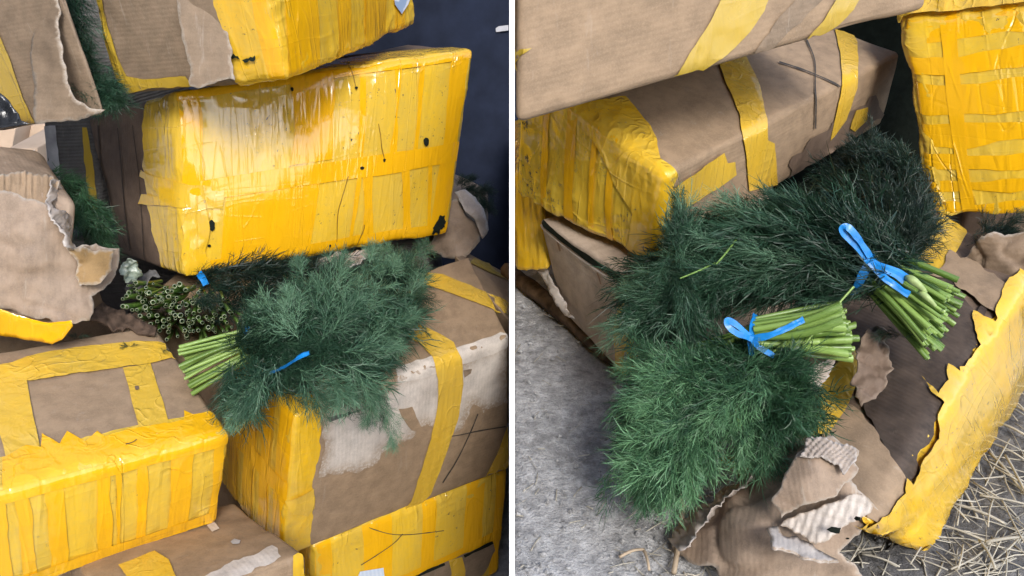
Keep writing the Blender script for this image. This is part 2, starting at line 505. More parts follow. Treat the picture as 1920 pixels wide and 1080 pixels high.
CORN['LB'] = np.array([fb[0], fb[1], fb[0] + bk, fb[1] + bk, fb[4], fb[5], fb[4] + bk, fb[5] + bk])
f3 = [unp(-230, 640, 1.22), unp(128, 643, 1.30), None, None, unp(-230, 330, 1.22), unp(150, 375, 1.30)]
bk = np.array([-0.16, 0.20, 0.02])
CORN['L3'] = np.array([f3[0], f3[1], f3[0] + bk, f3[1] + bk, f3[4], f3[5], f3[4] + bk, f3[5] + bk])
f8 = [unp(760, 470, 1.98), unp(868, 480, 1.92), None, None, unp(775, 350, 1.98), unp(872, 395, 1.92)]
bk = np.array([0.06, 0.16, 0.0])
CORN['L8'] = np.array([f8[0], f8[1], f8[0] + bk, f8[1] + bk, f8[4], f8[5], f8[4] + bk, f8[5] + bk])

for i in (1, 0):     # upper left box: its right side recedes along the sight line
    for j in (0, 4):
        CORN['U2'][i + 2 + j] = CAM + (CORN['U2'][i + j] - CAM) * 1.2 - RT * 0.03

class Box:
    def __init__(s, key, rnd=0.012, bulge=0.008, dent=0.004, dfreq=9, seed=1):
        c = CORN[key]
        s.c = c
        s.key = key
        ax = [(c[[i for i in range(8) if i >> k & 1]] - c[[i for i in range(8) if not i >> k & 1]]).mean(0) for k in range(3)]
        s.h = np.array([np.linalg.norm(a) / 2 for a in ax])
        s.A = np.stack([nrm(a) for a in ax], 1)
        s.Ai = np.linalg.inv(s.A)
        s.cen = c.mean(0)
        s.r, s.b, s.d, s.df, s.seed = rnd, bulge, dent, dfreq, seed
        s.bvh = None
    def local(s, p):
        return (p - s.cen) @ s.Ai.T
    def S(s, a, off=0.0):
        p = a * s.h
        inner = np.clip(p, -(s.h - s.r), s.h - s.r)
        dv = nrm(p - inner)
        a2 = np.clip(a * a, 0, 1)
        w = sum(np.abs(a[:, k]) ** 8 * (1 - a2[:, (k + 1) % 3]) * (1 - a2[:, (k + 2) % 3]) for k in range(3))
        dn = s.d * (noise(p + 3.1, s.df, s.seed, 2) * 0.6 - 0.2) - 1.3 * s.d * np.clip(noise(p, 14, s.seed + 50, 2), 0, 1) * s.edge(a) ** 2
        off = np.asarray(off)
        pos = inner + dv * (s.r + s.b * w + dn + off)[:, None]
        t = pos / s.h * 0.5 + 0.5
        out = 0
        for i in range(8):
            ww = 1
            for k in range(3):
                ww = ww * (t[:, k] if i >> k & 1 else 1 - t[:, k])
            out = out + ww[:, None] * s.c[i]
        return out
    def ts(s, k, n, lo=-1, hi=1):
        rr = s.r / s.h[k]
        t = np.concatenate([[-1, -1 + .3 * rr, -1 + .65 * rr, -1 + rr], np.linspace(-1 + rr, 1 - rr, n), [1 - rr, 1 - .65 * rr, 1 - .3 * rr, 1]])
        t = t[(t > lo + 1e-6) & (t < hi - 1e-6)]
        return np.unique(np.round(np.concatenate([[lo], t, [hi]]), 6))
    def grid(s, n, lo=(-1, -1, -1), hi=(1, 1, 1), skip=()):
        As, Qs, off = [], [], 0
        T = [s.ts(k, n, lo[k], hi[k]) for k in range(3)]
        for k in range(3):
            for sg in (-1, 1):
                if (k, sg) in skip or (sg < 0 and lo[k] > -1) or (sg > 0 and hi[k] < 1):
                    continue
                u, v = (k + 1) % 3, (k + 2) % 3
                U_, V_ = np.meshgrid(T[u], T[v], indexing="ij")
                a = np.zeros((U_.size, 3))
                a[:, k] = sg
                a[:, u] = U_.ravel()
                a[:, v] = V_.ravel()
                nu, nv = U_.shape
                i = (np.arange(nu - 1)[:, None] * nv + np.arange(nv - 1)[None]).ravel()
                q = np.stack([i, i + nv, i + nv + 1, i + 1], 1)
                if sg < 0:
                    q = q[:, ::-1]
                As.append(a)
                Qs.append(q + off)
                off += len(a)
        A = np.concatenate(As)
        Q = np.concatenate(Qs)
        key, idx, inv = np.unique(np.round(A, 5), axis=0, return_index=True, return_inverse=True)
        return A[idx], inv.ravel()[Q]
    def edge(s, a):
        m = np.sort(np.abs(a) * s.h - s.h, axis=1)      # 0 at face, negative inside
        d = -m[:, 1]                                    # distance to the nearest edge
        return np.clip(1 - d / 0.07, 0, 1)
    def body(s, mat, parent, name="body", n=22, skip=()):
        a, q = s.grid(n, skip=skip)
        V = s.S(a)
        s.bvh = BVHTree.FromPolygons([tuple(v) for v in V], [tuple(x) for x in q.tolist()])
        return mk(name, V, q, mat, parent, attrs={"loc": a * s.h, "edge": s.edge(a), "rim": np.zeros(len(a))})
    def shell(s, name, mat, parent, lo=(-1, -1, -1), hi=(1, 1, 1), n=90, off=0.0015, jit=0.03, wr=0.0025, wf=30, skip=(), seed=5):
        a, q = s.grid(n, lo, hi, skip)
        p = a * s.h
        for k in range(3):
            nz = noise(p, 26, seed, 3) * jit
            if lo[k] > -1:
                a[:, k] += np.where(np.abs(a[:, k]) < 1, nz * np.exp(-(a[:, k] - lo[k]) / (4 * jit + 1e-6)), 0)
            if hi[k] < 1:
                a[:, k] += np.where(np.abs(a[:, k]) < 1, nz * np.exp(-(hi[k] - a[:, k]) / (4 * jit + 1e-6)), 0)
        e = s.edge(a)
        pw = p + 0.02 * np.stack([noise(p, 12, 31), noise(p, 12, 32), noise(p, 12, 33)], 1)
        rid = np.clip(1 - 2.2 * np.abs(noise(pw * np.array([1.3, 1.3, .5]), wf, seed, 1)), 0, 1) ** 1.5 + .6 * np.clip(1 - 2.2 * np.abs(noise(pw * np.array([.6, .6, 1.4]), wf * 1.7, seed + 9, 1)), 0, 1) ** 2
        o = off + 0.45 * wr * rid * (0.25 + 0.9 * e) 
        V = s.S(a, o)
        return mk(name, V, q, mat, parent, attrs={"loc": a * s.h, "edge": e, "rim": np.zeros(len(a))})
    def band(s, name, mat, parent, face, u0, u1, v0=-1, v1=1, swap=False, off=0.003, jit=0.006, n=40, seed=1, skew=0.0, ragged=0.0):
        """one strip of tape on a face: face=(axis,sign); the strip runs along v (or along u when swap)"""
        k, sg = face
        u, v = (k + 1) % 3, (k + 2) % 3
        if swap:
            u, v = v, u
        tv = np.linspace(v0, v1, n)
        tu = np.linspace(0, 1, 5)
        TV, TU = np.meshgrid(tv, tu, indexing="ij")
        j0 = jit * noise(np.stack([TV * 2.2, TV * 0 + seed * 3.7], -1), 1, seed, 3)
        j1 = jit * noise(np.stack([TV * 2.2, TV * 0 + seed * 5.1 + 9], -1), 1, seed + 3, 3)
        uu = (u0 + j0) * (1 - TU) + (u1 + j1) * TU + skew * TV
        vv = TV + ragged * noise(np.stack([uu * 14, uu * 0], -1), 1, seed + 8, 2) * (np.abs(TV - (v0 + v1) / 2) > abs(v1 - v0) * 0.49)
        a = np.zeros((uu.size, 3))
        a[:, k] = sg
        a[:, u] = np.clip(uu.ravel(), -1, 1)
        a[:, v] = np.clip(vv.ravel(), -1, 1)
        V = s.S(a, off + 0.0006 * noise(a * s.h, 40, seed, 2))
        nu, nv = uu.shape
        i = (np.arange(nu - 1)[:, None] * nv + np.arange(nv - 1)[None]).ravel()
        q = np.stack([i, i + 1, i + nv + 1, i + nv], 1)
        return mk(name, V, q, mat, parent, attrs={"loc": a * s.h, "edge": s.edge(a) * 0.6, "rim": np.zeros(len(a))})

def cast(box, px, py, off):
    """points of the camera rays on a box surface, lifted by off along the surface normal"""
    pts, bad, ds = [], [], []
    o = Vector(CAM)
    for i, (x, y) in enumerate(zip(px, py)):
        d = Vector(FW + RT * (x - 960) / FPX + UP * (540 - y) / FPX).normalized()
        h, nn, _, dist = box.bvh.ray_cast(o, d)
        if h is None:
            pts.append(None)
            bad.append(i)
        else:
            if nn.dot(d) > 0:
                nn = -nn
            pts.append(np.array(h + nn * off))
            ds.append((np.array(h) - CAM) @ FW)
    md = np.mean(ds) if ds else np.linalg.norm(box.cen - CAM)
    good = [i for i in range(len(pts)) if pts[i] is not None]
    for i in bad:
        if good:
            j = min(good, key=lambda g: (px[g] - px[i]) ** 2 + (py[g] - py[i]) ** 2)
            dd = (pts[j] - CAM) @ FW
        else:
            dd = md
        h, nn, _, _ = box.bvh.find_nearest(Vector(unp(px[i], py[i], dd)))
        pts[i] = np.array(h + nn * off)
    return np.array(pts)

def fill(poly, sp, jit, seed, jf=0.05, teeth=None):
    """triangulate a pixel polygon; returns points, triangles, distance to the outline"""
    poly = np.asarray(poly, float)
    B = []
    n = len(poly)
    for i in range(n):
        a, b = poly[i], poly[(i + 1) % n]
        m = max(1, int(np.linalg.norm(b - a) / sp))
        t = np.arange(m)[:, None] / m
        B.append(a + (b - a) * t)
    B = np.concatenate(B)
    if jit:
        tn = np.roll(B, -1, 0) - np.roll(B, 1, 0)
        tn = nrm(np.stack([tn[:, 1], -tn[:, 0]], 1))
        B = B + tn * (jit * noise(B, jf, seed, 4))[:, None]
    x0, y0 = B.min(0)
    x1, y1 = B.max(0)
    gx, gy = np.meshgrid(np.arange(x0, x1, sp), np.arange(y0, y1, sp))
    G = np.stack([gx.ravel(), gy.ravel()], 1)
    rs = np.random.RandomState(seed)
    G = G + rs.uniform(-.25, .25, G.shape) * sp
    a, b = B, np.roll(B, -1, 0)
    ins = np.zeros(len(G), bool)
    for p, q in zip(a, b):
        c = (p[1] > G[:, 1]) != (q[1] > G[:, 1])
        xx = (q[0] - p[0]) * (G[:, 1] - p[1]) / (q[1] - p[1] + 1e-12) + p[0]
        ins ^= c & (G[:, 0] < xx)
    G = G[ins]
    if len(G):
        dm = np.sqrt(((G[:, None] - B[None]) ** 2).sum(-1)).min(1)
        G = G[dm > sp * 0.6]
    P = np.concatenate([B, G])
    m = len(B)
    ed = [(i, (i + 1) % m) for i in range(m)]
    vo, eo, fo, *_ = delaunay_2d_cdt([Vector(p) for p in P], ed, [], 1, 1e-4)
    P = np.array([tuple(v) for v in vo])
    T = np.array([f for f in fo if len(f) == 3])
    dist = np.sqrt(((P[:, None] - B[None]) ** 2).sum(-1)).min(1)
    return P, T, dist

def face_cam(V, T):
    nn = np.cross(V[T[:, 1]] - V[T[:, 0]], V[T[:, 2]] - V[T[:, 0]])
    fl = ((V[T].mean(1) - CAM) * nn).sum(1) > 0
    T = T.copy()
    T[fl] = T[fl][:, ::-1]
    return T

def patch(name, box, poly, mat, parent, off=0.003, sp=9, jit=2.0, seed=1, wr=0.0006, rimw=0, jf=0.05, edge=0.3, lift=0.0):
    P, T, dist = fill(poly, sp, jit, seed, jf)
    V = cast(box, P[:, 0], P[:, 1], off)
    n = nrm(CAM - V)
    V = V + n * (wr * noise(V, 45, seed, 2) + lift * np.clip(1 - dist / 14, 0, 1) * np.clip(noise(V, 30, seed + 4), 0, 1))[:, None]
    T = face_cam(V, T)
    return mk(name, V, T, mat, parent, attrs={"loc": box.local(V), "edge": np.full(len(V), edge), "rim": np.clip(1 - dist / rimw, 0, 1) if rimw else np.zeros(len(V))})

def stroke(name, box, pts, w, mat, parent, off=0.0035, seed=1):
    p = spline(pts, max(8, 5 * len(pts)))
    t = np.gradient(p, axis=0)
    nn = nrm(np.stack([t[:, 1], -t[:, 0]], 1))
    ww = (w / 2 * (1 + 0.35 * noise(p, 0.06, seed, 2)))[:, None]
    a, b = p + nn * ww, p - nn * ww
    P = np.concatenate([a, b])
    V = cast(box, P[:, 0], P[:, 1], off)
    n = len(p)
    i = np.arange(n - 1)
    T = np.concatenate([np.stack([i, i + 1, i + n], 1), np.stack([i + 1, i + n + 1, i + n], 1)])
    return mk(name, V, face_cam(V, T), mat, parent, attrs={"loc": box.local(V)})

def rbf(ctrl):
    c = np.asarray(ctrl, float)
    X = c[:, :2] / 300
    def ph(r):
        return r * r * np.log(r + 1e-9)
    K = ph(np.linalg.norm(X[:, None] - X[None], axis=-1))
    n = len(c)
    Pm = np.concatenate([np.ones((n, 1)), X], 1)
    A = np.block([[K + 1e-4 * np.eye(n), Pm], [Pm.T, np.zeros((3, 3))]])
    w = np.linalg.solve(A, np.concatenate([c[:, 2], np.zeros(3)]))
    def f(p):
        q = np.asarray(p) / 300
        return ph(np.linalg.norm(q[:, None] - X[None], axis=-1)) @ w[:n] + w[n] + q @ w[n + 1:]
    return f

def sheet(name, poly, ctrl, mat, parent=None, thick=0.004, sp=6, jit=5, seed=1, disp=None, crump=0.004, cf=16, jf=0.045, rimw=4, frame=0.0):
    """a torn piece of board: outline at its own depth, real thickness, crumpled, ragged rim"""
    P, T, dist = fill(poly, sp, jit, seed, jf)
    V = unp(P[:, 0], P[:, 1], rbf(ctrl)(P))
    T = face_cam(V, T)
    n = np.zeros_like(V)
    fn = np.cross(V[T[:, 1]] - V[T[:, 0]], V[T[:, 2]] - V[T[:, 0]])
    for k in range(3):
        np.add.at(n, T[:, k], fn)
    n = nrm(n)
    dz = crump * noise(V, cf, seed, 3)
    wv_ = V + .03 * np.stack([noise(V, 9, 61), noise(V, 9, 62), noise(V, 9, 63)], 1)
    dz = dz + crump * .7 * np.clip(1 - 3.5 * np.abs(noise(wv_, cf * .9, seed + 70)), 0, 1) - crump * .6 * np.clip(1 - 4 * np.abs(noise(wv_, cf * 2.1, seed + 71)), 0, 1)
    if disp is not None:
        dz = dz + disp(P)
    V = V + n * dz[:, None]
    # outline loop
    E = {}
    for t in T:
        for a, b in ((t[0], t[1]), (t[1], t[2]), (t[2], t[0])):
            if (b, a) in E:
                del E[(b, a)]
            else:
                E[(a, b)] = 1
    N = len(V)
    Bk = V - n * (thick * (0.55 + 0.45 * np.clip(dist / 10, 0, 1)))[:, None]
    rim = np.array([[a, a + N, b + N, b] for a, b in E])
    ca, sa = math.cos(frame), math.sin(frame)
    q = P * np.array([1, -1]) / 1400.0
    loc = np.stack([q[:, 0] * ca + q[:, 1] * sa, np.zeros(N), -q[:, 0] * sa + q[:, 1] * ca], 1)
    rm = np.clip(1 - dist / rimw, 0, 1) if rimw else np.zeros(N)
    return mk(name, np.concatenate([V, Bk]), [np.concatenate([T, T[:, ::-1] + N]), rim], mat, parent,
              attrs={"loc": np.concatenate([loc, loc]), "rim": np.concatenate([rm, np.full(N, .25)]), "edge": np.full(2 * N, 0.5)})

def tube(path, rad, sides=6):
    p = np.asarray(path, float)
    t = nrm(np.gradient(p, axis=0))
    ref = np.array([0.3, 0.2, 0.93])
    x = nrm(np.cross(t, ref))
    y = np.cross(t, x)
    an = np.arange(sides) / sides * 2 * math.pi
    rad = np.broadcast_to(np.asarray(rad, float), (len(p),))
    V = (p[:, None] + rad[:, None, None] * (np.cos(an)[None, :, None] * x[:, None] + np.sin(an)[None, :, None] * y[:, None])).reshape(-1, 3)
    n = len(p)
    i, j = np.meshgrid(np.arange(n - 1), np.arange(sides), indexing="ij")
    a = (i * sides + j).ravel()
    b = (i * sides + (j + 1) % sides).ravel()
    q = np.stack([a, b, b + sides, a + sides], 1)
    V = np.concatenate([V, p[:1], p[-1:]])
    j = np.arange(sides)
    c0 = np.stack([j * 0 + n * sides, (j + 1) % sides, j], 1)
    c1 = np.stack([j * 0 + n * sides + 1, (n - 1) * sides + j, (n - 1) * sides + (j + 1) % sides], 1)
    return V, q, np.concatenate([c0, c1])

def ribbon(name, path, width, facing, mat, parent, thick=0.0008, fold=0.0):
    p = spline(path, 28)
    t = nrm(np.gradient(p, axis=0))
    f = np.asarray(facing, float)
    s = nrm(np.cross(t, np.broadcast_to(f, t.shape)))
    nn = np.cross(s, t)
    ww = np.broadcast_to(np.asarray(width, float), (28,)) / 2
    rows = []
    for sx, lift in ((-1, 0), (-0.35, fold), (0.3, 0.2 * fold), (1, 0)):
        rows.append(p + s * (sx * ww)[:, None] + nn * lift)
    V = np.stack(rows, 1).reshape(-1, 3)
    V = V + 0.0009 * np.stack([noise(V, 130, 3), noise(V, 130, 4), noise(V, 130, 5)], 1)
    V2 = V - np.repeat(nn, 4, 0) * thick
    i, j = np.meshgrid(np.arange(27), np.arange(3), indexing="ij")
    a = (i * 4 + j).ravel()
    q = np.stack([a, a + 1, a + 5, a + 4], 1)
    N = len(V)
    e1 = np.arange(27) * 4
    side = np.concatenate([np.stack([e1, e1 + 4, e1 + 4 + N, e1 + N], 1), np.stack([e1 + 3, e1 + 3 + N, e1 + 7 + N, e1 + 7], 1)])
    return mk(name, np.concatenate([V, V2]), np.concatenate([q, q[:, ::-1] + N, side]), mat, parent, smooth=False)

# ------------------------------------------------------------------ dill
def frond_template(seed, curl, coarse=False):
    rs = np.random.RandomState(seed)
    V, Q, T, tn = [], [], [], []
    cnt = 0
    def thread(a, d, L, w, bend):
        nonlocal cnt
        side = nrm(np.cross(d, nrm(rs.normal(size=3))))
        m1 = a + d * L * 0.38 + bend * L * 0.05
        m2 = a + d * L * 0.72 + bend * L * 0.20
        e = a + d * L * 0.98 + bend * L * 0.48
        V.extend([a - side * w * .8, a + side * w * .8, m1 - side * w, m1 + side * w, m2 - side * w * .8, m2 + side * w * .8, e])
        Q.append([cnt, cnt + 1, cnt + 3, cnt + 2])
        Q.append([cnt + 2, cnt + 3, cnt + 5, cnt + 4])
        T.append([cnt + 4, cnt + 5, cnt + 6])
        tn.extend([0.04, 0.04, 0.0, 0.0, 0.05, 0.05, 0.1])
        cnt += 7
    def axis(s):
        return np.array([curl * s * s * 0.5 + .03 * math.sin(7 * s + seed), s * (1 - .08 * abs(curl) * s), -0.22 * s * s + 0.05 * math.sin(4 * s + seed)])
    def strip(pts, w0, w1):
        nonlocal cnt
        for i in range(len(pts) - 1):
            d = pts[i + 1] - pts[i]
            side = nrm(np.cross(d, [0.2, 0.1, 1]))
            wa = w0 + (w1 - w0) * i / len(pts)
            wb = w0 + (w1 - w0) * (i + 1) / len(pts)
            V.extend([pts[i] - side * wa, pts[i] + side * wa, pts[i + 1] - side * wb, pts[i + 1] + side * wb])
            Q.append([cnt, cnt + 1, cnt + 3, cnt + 2])
            tn.extend([0.34] * 4)
            cnt += 4
    ss = np.linspace(0, 0.97, 8)
    strip([axis(s) for s in ss], 0.011, 0.004)
    nb = 5 if coarse else 8
    tl, tw = (1.9, 1.75) if coarse else (1.0, 1.0)
    for i in range(nb):
        s0 = 0.10 + 0.86 * i / nb
        for sg in (-1, 1):
            s = s0 + rs.uniform(-.02, .02)
            a = axis(s)
            tang = nrm(axis(s + .02) - axis(s - .02))
            ang = math.radians(rs.uniform(20, 52)) * sg
            perp = np.array([tang[1], -tang[0], 0])
            d = nrm(tang * math.cos(ang) + perp * math.sin(ang) + np.array([0, 0, rs.uniform(-.35, .35)]))
            Lb = (0.40 * (1 - s) ** 0.7 + 0.07) * rs.uniform(.8, 1.2)
            e = a + d * Lb
            strip([a, a + d * Lb * .5, e], 0.0050, 0.0030)
            nt_ = max(2, int(round((3.0 if coarse else 4.6) * Lb / 0.3)))
            for j in range(nt_):
                for g in (-1, 1):
                    f = (j + 0.6 + rs.uniform(-.2, .2)) / nt_
                    q = a + d * Lb * f
                    an = math.radians(rs.uniform(14, 48)) * g
                    pp = np.cross(d, [0, 0, 1])
                    dd = nrm(d * math.cos(an) + pp * math.sin(an) + np.array([0, 0, rs.uniform(-.45, .45)]))
                    thread(q, dd, rs.uniform(.10, .22) * tl, 0.0046 * tw, rs.normal(size=3) * .55 + np.array([0, .3, -.25]))
            thread(e, d, rs.uniform(.10, .18) * tl, 0.0044 * tw, rs.normal(size=3) * .5 + np.array([0, 0, -.2]))
    for k in range(4):
        thread(axis(.97), nrm(np.array([rs.uniform(-.6, .6), 1, rs.uniform(-.3, .3)])), .14, 0.003, rs.normal(size=3) * .3)
    return np.array(V), np.array(Q), np.array(T), np.array(tn)

FROND = [frond_template(11 + i, c) for i, c in enumerate((-0.8, -0.5, -0.25, 0.0, 0.2, 0.45, 0.75, 1.1))] + [frond_template(71 + i, c, True) for i, c in enumerate((-0.7, -0.3, 0.0, 0.25, 0.5, 0.9))]

class Leaves:
    """collects fronds, then builds them as one leaf mass of one bunch"""
    def __init__(s, seed, coarse=.35):
        s.coarse = coarse
        s.rs = np.random.RandomState(seed)
        s.items = [[] for _ in FROND]
    def add(s, base, d, nrm_, L, tone, kind=None, wide=1.0):
        k = s.rs.randint(8) if kind is None else kind
        d = nrm(d)
        n = nrm(nrm_ - d * (nrm_ @ d))
        x = np.cross(d, n)
        s.items[k].append((base, x * L * wide, d * L, n * L, tone))
    def spine(s, ctrl, N, flen=(.06, .11), spread=0.5, droop=0.15, tone=(0.1, 0.7), shell=0.5, jitter=0.3, t0=0, t1=1, wide=1.0):
        c = np.asarray(ctrl, float)
        pos = unp(c[:, 0], c[:, 1], c[:, 2])
        S = spline(np.concatenate([pos, c[:, 3:4]], 1), 60)
        tg = nrm(np.gradient(S[:, :3], axis=0))
        for i in range(max(3, int(N * .20))):
            k = min(59, int((t0 + (t1 - t0) * s.rs.rand()) * 60))
            t = tg[k]
            a = nrm(np.cross(t, [0.1, 0.2, 1]))
            b = np.cross(t, a)
            ph = s.rs.rand() * 2 * math.pi
            rad = a * math.cos(ph) + b * math.sin(ph)
            u = shell + (1 - shell) * math.sqrt(s.rs.rand())
            L = s.rs.uniform(*flen)
            d = t + rad * spread * u * s.rs.uniform(.3, 1.2) + np.array([0, 0, -droop]) + s.rs.normal(size=3) * jitter * 0.5
            d = nrm(d)
            p = S[k, :3] + rad * S[k, 3] * u - d * L * 0.5
            tn = .55 * tone[0] + .62 * (tone[1] - tone[0]) * np.clip(s.rs.beta(1.1, 2.2) * .9 + .35 * float(noise(p, 22, 77)) - .03, 0, 1)  # spine fronds kept dark, painting the shade inside the bunches
            for m in range(4):       # a spray of fronds from one point
                dm = nrm(d + s.rs.normal(size=3) * .20)
                s.add(p + s.rs.normal(size=3) * .004, dm, rad + s.rs.normal(size=3) * .45, L * s.rs.uniform(.75, 1.1), tn + s.rs.uniform(-.1, .1), wide=wide, kind=8 + s.rs.randint(6) if s.rs.rand() < s.coarse else None)
    def plume(s, a, b, L=.055, tone=.65, n=9, wide=.8, bend=.0, ang=(.35, .75)):
        """one dill shoot from point a to tip b: fronds leaving a thin stalk left and right, a tuft at the tip"""
        a, b = np.asarray(a), np.asarray(b)
        ln = np.linalg.norm(b - a)
        t = (b - a) / ln
        nv = nrm(CAM - a)
        sd = nrm(np.cross(t, nv))
        for i in range(n):
            f = (i + .5) / n
            p = a + (b - a) * f + sd * bend * ln * math.sin(f * 3.1)
            sg = 1 if i % 2 else -1
            an = s.rs.uniform(*ang) * (1 - .5 * f)
            d = t * math.cos(an) + sd * sg * math.sin(an) + nv * s.rs.uniform(-.2, .35)
            s.add(p, d, nv + s.rs.normal(size=3) * .3, L * (1.05 - .4 * f) * s.rs.uniform(.8, 1.15), tone + s.rs.uniform(-.18, .15), wide=wide, kind=8 + s.rs.randint(6))
        for k in range(3):
            s.add(b - t * L * .3, t + s.rs.normal(size=3) * .18, nv + s.rs.normal(size=3) * .3, L * .8, tone + s.rs.uniform(-.1, .2), wide=wide, kind=8 + s.rs.randint(6))
        s.add(a, t, nv, ln * .98, tone + .1, kind=3, wide=.25)
    def plumes(s, rows, L=.05, tone=.65, **kw):
        for x0, y0, d0, x1, y1, d1 in rows:
            s.plume(unp(x0, y0, d0), unp(x1, y1, d1), L * s.rs.uniform(.85, 1.15), tone + s.rs.uniform(-.15, .2), bend=s.rs.uniform(-.12, .12), **kw)
    def build(s, name, mat, parent=None):
        VV, QQ, TT, tone, off = [], [], [], [], 0
        for (v, q, t, tv), it in zip(FROND, s.items):
            if not it:
                continue
            B = np.array([i[0] for i in it])
            M = np.stack([np.array([i[1] for i in it]), np.array([i[2] for i in it]), np.array([i[3] for i in it])], 1)
            tn = np.array([i[4] for i in it])
            W_ = np.einsum("vk,nkj->nvj", v, M) + B[:, None]
            n = len(it)
            VV.append(W_.reshape(-1, 3))
            o = (np.arange(n) * len(v))[:, None, None] + off
            QQ.append((q[None] + o).reshape(-1, 4))
            TT.append((t[None] + o).reshape(-1, 3))
            vt = np.clip(v[:, 1], 0, 1)[None] * 0.22 - 0.10 + tv[None]
            tone.append(np.clip(tn[:, None] + vt, 0, 1).ravel())
            off += n * len(v)
        return mk(name, np.concatenate(VV), [np.concatenate(QQ), np.concatenate(TT)], mat, parent, smooth=False, attrs={"tone": np.concatenate(tone)})

def stem_mesh(bend, sides, mats, cut=True):
    zs = np.linspace(0, 1, 6)
    p = np.stack([bend * zs ** 2, 0.3 * bend * np.sin(zs * 3), zs], 1)
    an = np.arange(sides) / sides * 2 * math.pi
    R_ = np.stack([np.cos(an), np.sin(an), 0 * an], 1)
    V = [(p[i] + R_ * (0.85 + 0.15 * zs[i])) for i in range(6)]
    V.append(p[5] + R_ * 0.62)
    V.append(p[5] + R_ * 0.55 - np.array([0, 0, 0.04]))
    V = np.concatenate(V)
    q, mi = [], []
    for r in range(7):
        for j in range(sides):
            a, b = r * sides + j, r * sides + (j + 1) % sides
            q.append([a, b, b + sides, a + sides])
            mi.append(0 if r < 5 else (1 if r == 5 else 2))
    cap = [[7 * sides + j for j in range(sides)]]
    return mesh_data("stem", V, [np.array(q), np.array(cap)], mats, smooth=True, midx=mi + [2])

STEMS = {}
def stems(parent, A, B, rad, mat=None, sides=8, seed=1):
    """one object per stem, from A (under the tie) to its cut end B"""
    mat = mat or M_stem
    rs = np.random.RandomState(seed)
    key = (mat.name, sides)
    if key not in STEMS:
        STEMS[key] = [stem_mesh(b, sides, [mat, M_cut, M_pith]) for b in (-4.0, -1.6, 0.3, 1.4, 3.6)]
    org = ORG[parent.name]
    for a, b in zip(A, B):
        d = b - a
        L = np.linalg.norm(d)
        z = d / L
        x = nrm(np.cross(z, rs.normal(size=3)))
        y = np.cross(z, x)
        r = rad * rs.uniform(.55, 1.25)
        M = Matrix([[x[i] * r, y[i] * r, d[i], (a - org)[i]] for i in range(3)] + [[0, 0, 0, 1]])
        o = bpy.data.objects.new("stem", STEMS[key][rs.randint(5)])
        o.parent = parent
        o.matrix_local = M
        COL.objects.link(o)

def disc(n, seed):
    rs = np.random.RandomState(seed)
    k = np.arange(n)
    r = np.sqrt((k + .5) / n)
    th = k * 2.39996 + seed
    return np.stack([r * np.cos(th), r * np.sin(th)], 1) + rs.normal(size=(n, 2)) * 0.06

# ================================================================== SETTING
V = np.array([[-60, -40, GROUND_Z], [60, -40, GROUND_Z], [60, 80, GROUND_Z], [-60, 80, GROUND_Z]], float)
prop(mk("ground", V, np.array([[0, 1, 2, 3]]), M_floor, smooth=False), kind="structure", label="pale dusty floor under the left heap")

def slab():
    nx, ny = 150, 150
    X, Y = np.meshgrid(np.linspace(-0.003, 3.2, nx), np.linspace(0.30, 2.70, ny), indexing="ij")
    p = np.stack([X.ravel(), Y.ravel(), np.full(X.size, SLAB_Z)], 1)
    p[:, 2] += 0.004 * noise(p, 9, 3, 3) + 0.002 * noise(p, 45, 8, 2) - 0.004
    i = (np.arange(nx - 1)[:, None] * ny + np.arange(ny - 1)[None]).ravel()
    q = np.stack([i, i + ny, i + ny + 1, i + 1], 1)
    ring = np.concatenate([np.arange(nx) * ny, (nx - 1) * ny + np.arange(1, ny), np.arange(nx - 2, -1, -1) * ny + ny - 1, np.arange(ny - 2, 0, -1)])
    low = p[ring].copy()
    low[:, 2] = GROUND_Z + 0.002
    m = len(ring)
    k = np.arange(m)
    side = np.stack([ring[k], len(p) + k, len(p) + (k + 1) % m, ring[(k + 1) % m]], 1)
    prop(mk("concrete_slab", np.concatenate([p, low]), np.concatenate([q, side]), M_conc), kind="structure", label="dusty grey concrete slab under the right heap")
slab()

# added white strip drawing the border between the two views
def border_strip():
    A, B = unp(960, -200, 0.80), unp(960, 540 + 0.543 * FPX, 0.80)
    w, dp = 0.00265, 0.014
    rows = []
    for p in (B, A):
        for sx, sd in ((-1, 0), (1, 0), (1, 1), (-1, 1)):
            rows.append(p + RT * (sx * w) + FW * (sd * dp))
    V = np.array(rows)
    q = np.array([[0, 1, 5, 4], [1, 2, 6, 5], [2, 3, 7, 6], [3, 0, 4, 7], [3, 2, 1, 0], [4, 5, 6, 7]])
    prop(mk("white_border_strip", V, q, M_white, smooth=False), "added white strip drawing the border between the two heaps of boxes", "border_strip")
border_strip()

